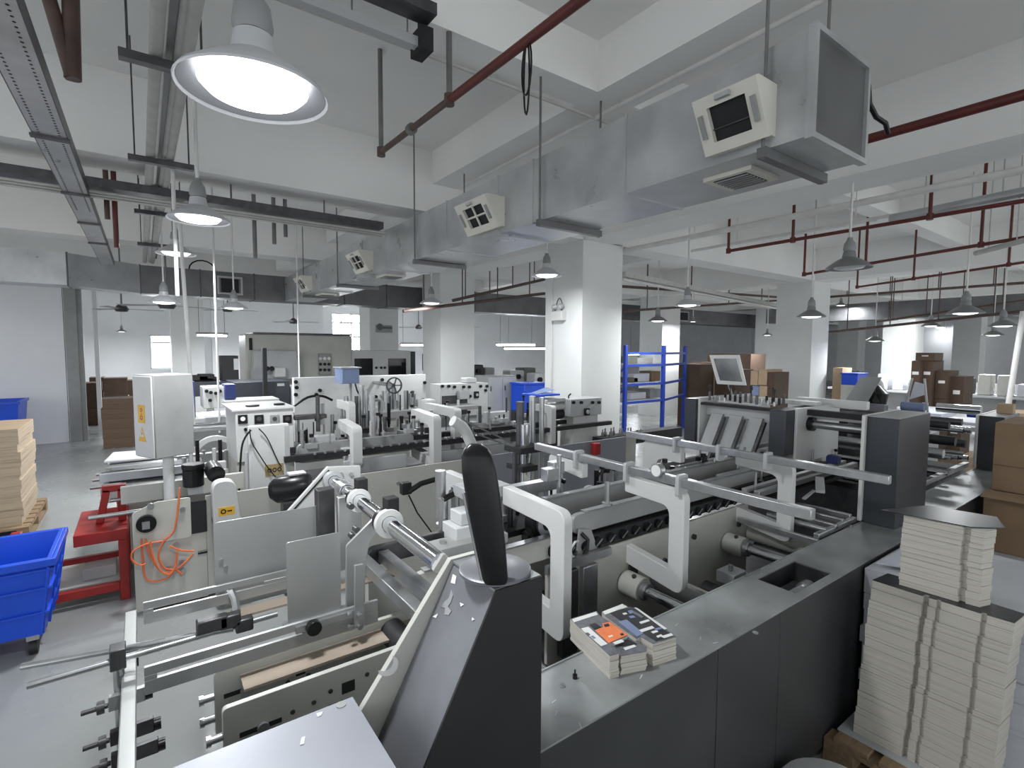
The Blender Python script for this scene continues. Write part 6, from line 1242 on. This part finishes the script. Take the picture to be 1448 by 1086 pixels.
# rows of machine heads before the back wall
rnd = random.Random(3)
specs = [(590, 545, 605, 10.2, 'light_enamel'), (606, 530, 622, 11.5, 'olive'), (617, 515, 624, 11.0, 'slate'), (626, 522, 640, 10.5, 'grey_enamel'), (641, 514, 646, 11.0, 'slate'), (648, 522, 666, 10.8, 'steel_dark'), (668, 516, 684, 10.6, 'slate'), (686, 520, 700, 10.6, 'grey_enamel'), (722, 524, 742, 10.0, 'light_enamel'), (740, 520, 758, 10.0, 'olive'), (757, 528, 768, 9.4, 'paper'), (605, 500, 612, 11.8, 'olive'), (696, 534, 716, 10.8, 'cream')]
nm = ('white casing', 'olive casing', 'slim black casing', 'grey casing', 'slim dark casing', 'dark steel casing', 'rounded black casing', 'tall grey casing', 'pale casing', 'olive green casing', 'white covered casing', 'narrow olive upright', 'cream casing')
for i, (px0, py, px1, yy, mm) in enumerate(specs):
    a, b = Py(px0, py, yy), Py(px1, py, yy)
    t = thing('stitching_machine', '%s on a stand in the rear row, %s' % (nm[i], ('right of the enclosed press', 'under the far fan', 'left one of the thin pair', 'between the thin black ones', 'right one of the thin pair', 'next to the thin pair', 'before the bluish wall', 'above the cabinet end', 'left of the wide column', 'close to the wide column', 'touching the wide column edge', 'standing tallest', 'behind the cabinet top')[i]), 'machine', ((a.x + b.x) / 2, yy, 0), 'machines in the rear row')
    blk(t, 'head', a.x, b.x, yy, yy + 0.35, a.z - 0.45, a.z, mm, 0.03); blk(t, 'stand', a.x + 0.02, b.x - 0.02, yy + 0.05, yy + 0.3, 0, a.z - 0.4505, 'grey_enamel', 0)
    if i % 2 == 0: p = a.lerp(b, 0.5); MB().cyl((p.x, yy - 0.06, a.z - 0.15), (p.x, yy - 0.0005, a.z - 0.15), 0.06, 14).build('spool', 'black_plastic', t)
# blue rack
t = thing('storage_rack', 'blue steel storage rack with four shelf levels beside the wide column', 'rack', (7.0, 7.2, 0))
ry = 7.0
def rp(px): return Py(px, 540, ry).x
xL, xM, xR = Py(884, 540, ry).x, Py(938, 540, ry).x, None
depth = 0.0
xR2 = xM
ztop = Py(884, 488, ry).z
yb = ry + 1.0
for (x, y) in ((xL, ry), (xM, ry), (Py(968, 540, yb - 0.4).x, yb - 0.4), (xL + 0.3, yb)): blk(t, 'post', x, x + 0.07, y, y + 0.07, 0, ztop, 'blue_rack', 0.004)
xE = Py(968, 540, yb - 0.4).x
for py in (498, 515, 542, 567):
    z = Py(905, py, ry).z
    blk(t, 'beam', xL + 0.071, xM - 0.001, ry + 0.01, ry + 0.06, z - 0.05, z, 'blue_rack', 0.003)
    MB().bar((xM + 0.071, ry + 0.03, z - 0.025), (xE, yb - 0.38, z - 0.025), 0.04, 0.05).build('beam', 'blue_rack', t)
    if py > 505: blk(t, 'shelf', xL + 0.05, xM + 0.05, ry + 0.061, yb - 0.05, z - 0.02, z, 'light_enamel', 0)
for (p0, p1) in (((888, 520), (912, 548)), ((912, 548), (890, 575))): a, b = Py(*p0, ry + 0.5), Py(*p1, ry + 0.5); MB().bar((xL + .03, ry + .08, a.z), (xL + .33, yb, b.z), 0.03, 0.03).build('brace', 'blue_rack', t)
GRK = 'goods on the blue rack'
goods = [(905, 542, 0.5, 0.18, 'paper', 'white paper ream on the third rack level'), (893, 542, 0.3, 0.10, 'olive', 'olive box on the third rack level'), (925, 542, 0.3, 0.22, 'cardboard', 'carton on the third rack level next to the middle post'), (900, 567, 0.5, 0.14, 'paper', 'white ream on the lowest rack level'), (925, 567, 0.4, 0.2, 'grey_enamel', 'grey bin on the lowest rack level'), (910, 515, 0.5, 0.12, 'grey_enamel', 'grey machine part on the upper rack level'), (928, 515, 0.3, 0.2, 'white_enamel', 'white box on the upper rack level'), (892, 515, 0.3, 0.16, 'olive', 'olive tin on the upper rack level')]
for (px, py, w, h_, mm, lb) in goods:
    z = Py(905, py, ry).z; x = Py(px, py, ry + 0.35).x; tag(MB().box(x - w / 2, x + w / 2, ry + 0.3, ry + 0.65, z + 0.001, z + h_).build('stored_box', mm, None, 0.01), lb, 'box', GRK)
# tilted mirror screen
t = thing('mirror_screen', 'tilted white framed grey screen standing on an arm above the pressing unit', 'screen', Px(1030, 560, 6.3))
q = [Px(*p, 6.3) for p in ((1003, 502), (1045, 502), (1055, 545), (1014, 543))]
qi = [Px(*p, 6.3) for p in ((1009, 507), (1041, 507), (1050, 540), (1018, 538))]
bk = Vector((0.05, 0.02, 0))
MB().faces(q + qi + [v + bk for v in q], [(0, 1, 5, 4), (1, 2, 6, 5), (2, 3, 7, 6), (3, 0, 4, 7), (0, 1, 9, 8), (1, 2, 10, 9), (2, 3, 11, 10), (3, 0, 8, 11), (8, 9, 10, 11)]).build('frame', 'white_enamel', t, 0)
MB().faces([v + bk * 0.1 for v in qi] + [v + bk * 0.5 for v in qi], [(0, 1, 2, 3), (4, 5, 6, 7), (0, 1, 5, 4), (1, 2, 6, 5), (2, 3, 7, 6), (3, 0, 4, 7)]).build('mirror', 'mirror_grey', t, 0, smooth=False)
a = Px(1030, 543, 6.35); MB().tube([a, a + Vector((0.05, -0.05, -0.2)), (a.x + 0.1, a.y - 0.1, 1.0)], 0.015).build('arm', 'grey_enamel', t); blk(t, 'foot', a.x - 0.05, a.x + 0.25, a.y - 0.25, a.y + 0.05, 0, 1.0, 'grey_enamel')
# slanted grey hopper and dark machine behind the near tower
t = thing('slanted_hopper', 'slanted grey steel hopper with a dark back, left of the carton wall', 'machine', (6.4, 3.2, 0))
A = [Px(*p, 6.6) for p in ((1193, 570), (1217, 533), (1231, 533), (1210, 570))]
MB().faces(A + [v + Vector((0.03, -0.10, 0)) for v in A], [(0, 1, 2, 3), (4, 5, 6, 7), (0, 1, 5, 4), (1, 2, 6, 5), (2, 3, 7, 6), (3, 0, 4, 7)]).build('chute', 'grey_enamel', t)
a = Px(1185, 570, 6.6); b = Px(1245, 570, 6.6)
blk(t, 'body', 6.6, 7.2, b.y, a.y, 0, 1.22, 'steel_dark'); blk(t, 'motor_box', 6.5, 6.6, a.y - 0.5, a.y - 0.2, 1.0, 1.32, 'console_paint')
MB().bar(Px(1230, 540, 6.7), Px(1240, 570, 6.7), 0.05, 0.05).build('strut', 'black_plastic', t); p = Px(1236, 562, 6.8); MB().lathe(p, [(0, -0.12), (0.12, -0.08), (0.14, 0.05), (0.05, 0.14), (0, 0.14)], 18).build('motor', 'black_plastic', t)
p = Px(1237, 545, 7.0); tag(MB().lathe((p.x, p.y, 1.23), [(0, 0), (0.10, 0), (0.12, 0.12), (0.08, 0.3), (0.04, 0.36), (0, 0.36)], 18).build('plastic_wrap', 'cloth_white'), 'crumpled white plastic wrap beside the slanted hopper', 'wrap')
# carton wall far right
GD = 'brown cartons stacked at the far right'
XC = 9.5
cw = [(1290, 565, 1304, 508, 'left stack behind the others'), (1288, 565, 1303, 535, 'low left front carton')]
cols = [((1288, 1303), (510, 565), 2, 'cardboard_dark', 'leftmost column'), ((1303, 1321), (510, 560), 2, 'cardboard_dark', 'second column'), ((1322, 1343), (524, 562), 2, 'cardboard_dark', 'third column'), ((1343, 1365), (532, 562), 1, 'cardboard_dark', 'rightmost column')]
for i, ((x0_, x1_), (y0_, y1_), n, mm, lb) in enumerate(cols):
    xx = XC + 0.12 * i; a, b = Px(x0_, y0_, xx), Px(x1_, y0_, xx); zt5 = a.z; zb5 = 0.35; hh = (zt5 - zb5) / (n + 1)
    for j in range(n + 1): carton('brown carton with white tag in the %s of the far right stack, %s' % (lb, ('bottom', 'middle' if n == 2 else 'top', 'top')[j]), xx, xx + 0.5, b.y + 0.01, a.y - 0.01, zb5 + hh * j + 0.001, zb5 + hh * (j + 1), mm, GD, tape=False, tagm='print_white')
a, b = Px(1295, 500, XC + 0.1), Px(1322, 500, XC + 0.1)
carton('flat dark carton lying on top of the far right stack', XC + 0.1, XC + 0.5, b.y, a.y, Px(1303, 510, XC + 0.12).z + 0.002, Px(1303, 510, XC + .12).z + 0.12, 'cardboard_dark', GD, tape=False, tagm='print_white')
tag(MB().box(XC - 0.1, XC + 1.0, Px(1370, 560, XC).y, Px(1285, 560, XC).y, 0, 0.35).build('carton_platform', 'wood'), 'low wooden platform under the far right cartons', 'pallet')
# cartons left of the second column
GE = 'light cartons left of the second big column'
for i, (x0_, x1_, y0_, y1_, mm, lb) in enumerate(((1061, 1072, 524, 545, 'cardboard_light', 'upper left light carton'), (1072, 1085, 522, 545, 'cardboard_light', 'upper right light carton'), (1073, 1085, 545, 566, 'cardboard_light', 'lower right light carton'), (1061, 1073, 545, 566, 'blue_steel', 'lower left blue printed carton'), (1085, 1094, 526, 566, 'cardboard_dark', 'dark brown carton edge'))):
    xx = 10.2; a, b = Px(x0_, y0_, xx), Px(x1_, y1_, xx)
    carton('%s of the pile left of the second big column' % lb, xx, xx + 0.6, b.y + 0.01, a.y - 0.01, b.z if y1_ == 545 else 0.0, a.z - 0.004, mm, GE, tape=False)
for i, (x0_, x1_, y0_, xx, lb) in enumerate(((975, 1010, 512, 12.5, 'left'), (1010, 1040, 522, 11.5, 'middle'), (1000, 1062, 500, 13.8, 'rear'))):
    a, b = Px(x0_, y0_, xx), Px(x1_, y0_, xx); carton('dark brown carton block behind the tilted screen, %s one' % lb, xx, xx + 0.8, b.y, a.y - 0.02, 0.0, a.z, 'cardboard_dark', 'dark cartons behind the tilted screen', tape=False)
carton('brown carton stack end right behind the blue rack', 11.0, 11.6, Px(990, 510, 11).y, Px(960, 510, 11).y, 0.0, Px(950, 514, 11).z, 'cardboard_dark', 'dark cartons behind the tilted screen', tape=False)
# right-hand far tables with goods
t = thing('packing_table', 'pale packing table with white sheets beyond the far charcoal tower', 'table', (8.4, 1.6, 0))
blk(t, 'top', 7.4, 9.2, 1.1, 2.7, 1.02, 1.07, 'light_enamel'); 
for x in (7.5, 9.05):
    for y in (1.15, 2.6): blk(t, 'leg', x, x + 0.06, y, y + 0.06, 0, 1.0195, 'steel_dark', 0)
for i, (x, y, w, d, h_, mm, lb) in enumerate(((7.6, 1.5, 0.5, 0.4, 0.03, 'paper', 'thin white sheet stack at the front of the packing table'), (8.0, 2.0, 0.6, 0.5, 0.06, 'paper_cool', 'bluish white sheet stack in the middle of the packing table'), (8.5, 1.3, 0.5, 0.35, 0.10, 'cardboard_light', 'low tan bundle on the packing table'), (8.6, 2.15, 0.5, 0.5, 0.05, 'paper', 'white sheet stack at the back of the packing table'))):
    tag(MB().box(x, x + w, y, y + d, 1.0702, 1.07 + h_).build('sheet_stack', mm, None, 0.004), lb, 'paper', 'goods on the packing table')
t = thing('wood_sign_box', 'small tan printed box on the far charcoal tower', 'box', (6.3, 1.15, 1.336)); a, b = Px(1416, 570, 6.4), Px(1437, 585, 6.4); blk(t, 'body', 6.4, 6.5, max(b.y, 1.09), a.y + 0.03, 1.335, 1.335 + (a.z - b.z), 'cardboard_light', 0.004)
t = thing('mesh_stand', 'transparent angled stand with a white sheet left of the far cartons', 'stand', (7.0, 2.3, 0)); p = Px(1298, 545, 7.0)
MB().faces([(7.0, p.y + 0.07, 1.36), (7.0, p.y + 0.03, 1.56), (7.02, p.y - 0.05, 1.54), (7.02, p.y - 0.06, 1.42), (7.01, p.y + 0.07, 1.36), (7.01, p.y + 0.03, 1.56), (7.03, p.y - 0.05, 1.54), (7.03, p.y - 0.06, 1.42)], [(0, 1, 2, 3), (4, 5, 6, 7), (0, 1, 5, 4), (1, 2, 6, 5), (2, 3, 7, 6), (3, 0, 4, 7)]).build('sheet', 'paper_cool', t)
for s in (-0.12, 0.16): MB().cyl((7.03, p.y + s, 1.0), (7.03, p.y + s * 0.4, 1.6), 0.012, 8).build('leg', 'light_enamel', t)
blk(t, 'base', 6.8, 7.3, p.y - 0.14, p.y + 0.17, 0, 1.0, 'grey_enamel')
# long back benches with goods at the far right
rnd = random.Random(21)
t = thing('sorting_bench', 'long pale sorting bench crossing the far right end of the hall', 'table', (15, 3.5, 0))
blk(t, 'top', 14.5, 15.3, 0.8, 6.0, 0.92, 0.97, 'light_enamel'); blk(t, 'rear_panel', 15.3, 15.34, 0.8, 6.0, 0.4, 1.2, 'light_enamel', 0)
for y in (0.9, 2.5, 4.2, 5.9): blk(t, 'leg', 14.55, 14.6, y - 0.05, y, 0, 0.9195, 'steel_dark', 0)
kinds = [('black_matte', 'black case'), ('cream', 'cream machine head'), ('paper', 'white paper pile'), ('grey_enamel', 'grey machine head'), ('cardboard_dark', 'brown box'), ('white_enamel', 'white machine head')]
for k in range(16):
    y = 1.0 + 0.31 * k; mm, nm_ = kinds[(k * 5 + k // 6) % 6]; h_ = 0.2 + 0.3 * rnd.random()
    tag(MB().box(14.65, 15.0, y, y + 0.22, 0.9702, 0.97 + h_).build('bench_item', mm, None, 0.02), '%s on the far sorting bench, %s from its right end' % (nm_, ('first', 'second', 'third', 'fourth', 'fifth', 'sixth', 'seventh', 'eighth', 'ninth', 'tenth', 'eleventh', 'twelfth', 'thirteenth', 'fourteenth', 'fifteenth', 'sixteenth')[k]), 'goods', 'items on the far sorting bench')
t = thing('crate', 'blue crate on a table behind the slanted hopper', 'crate', Px(1200, 540, 12.5), 'blue plastic crates'); a, b = Px(1190, 527, 12.5), Px(1212, 545, 12.5); blk(t, 'tub', 12.5, 13.0, b.y, a.y, b.z, a.z - 0.03, 'blue_plastic', 0.01); blk(t, 'rim', 12.48, 13.02, b.y - 0.02, a.y + 0.02, a.z - 0.0295, a.z, 'blue_plastic', 0.005); blk(t, 'stand', 12.5, 13, b.y, a.y, 0, b.z - 0.001, 'cream', 0)
a, b = Px(1178, 520, 12.9), Px(1190, 550, 12.9); carton('tan carton column right beside the second big column', 12.9, 13.4, b.y, a.y, 0, a.z, 'cardboard_light', GE, tape=False)
t = thing('pale_cabinet', 'pale cabinet with a brushed top between the second column and the hopper', 'cabinet', (7.6, 3.4, 0)); a, b = Px(1150, 555, 7.6), Px(1188, 565, 7.6); blk(t, 'body', 7.6, 8.2, b.y, a.y, 0, 1.12, 'light_enamel'); blk(t, 'top', 7.55, 8.25, b.y - 0.03, a.y + 0.03, 1.1205, 1.15, 'cream', 0.003)
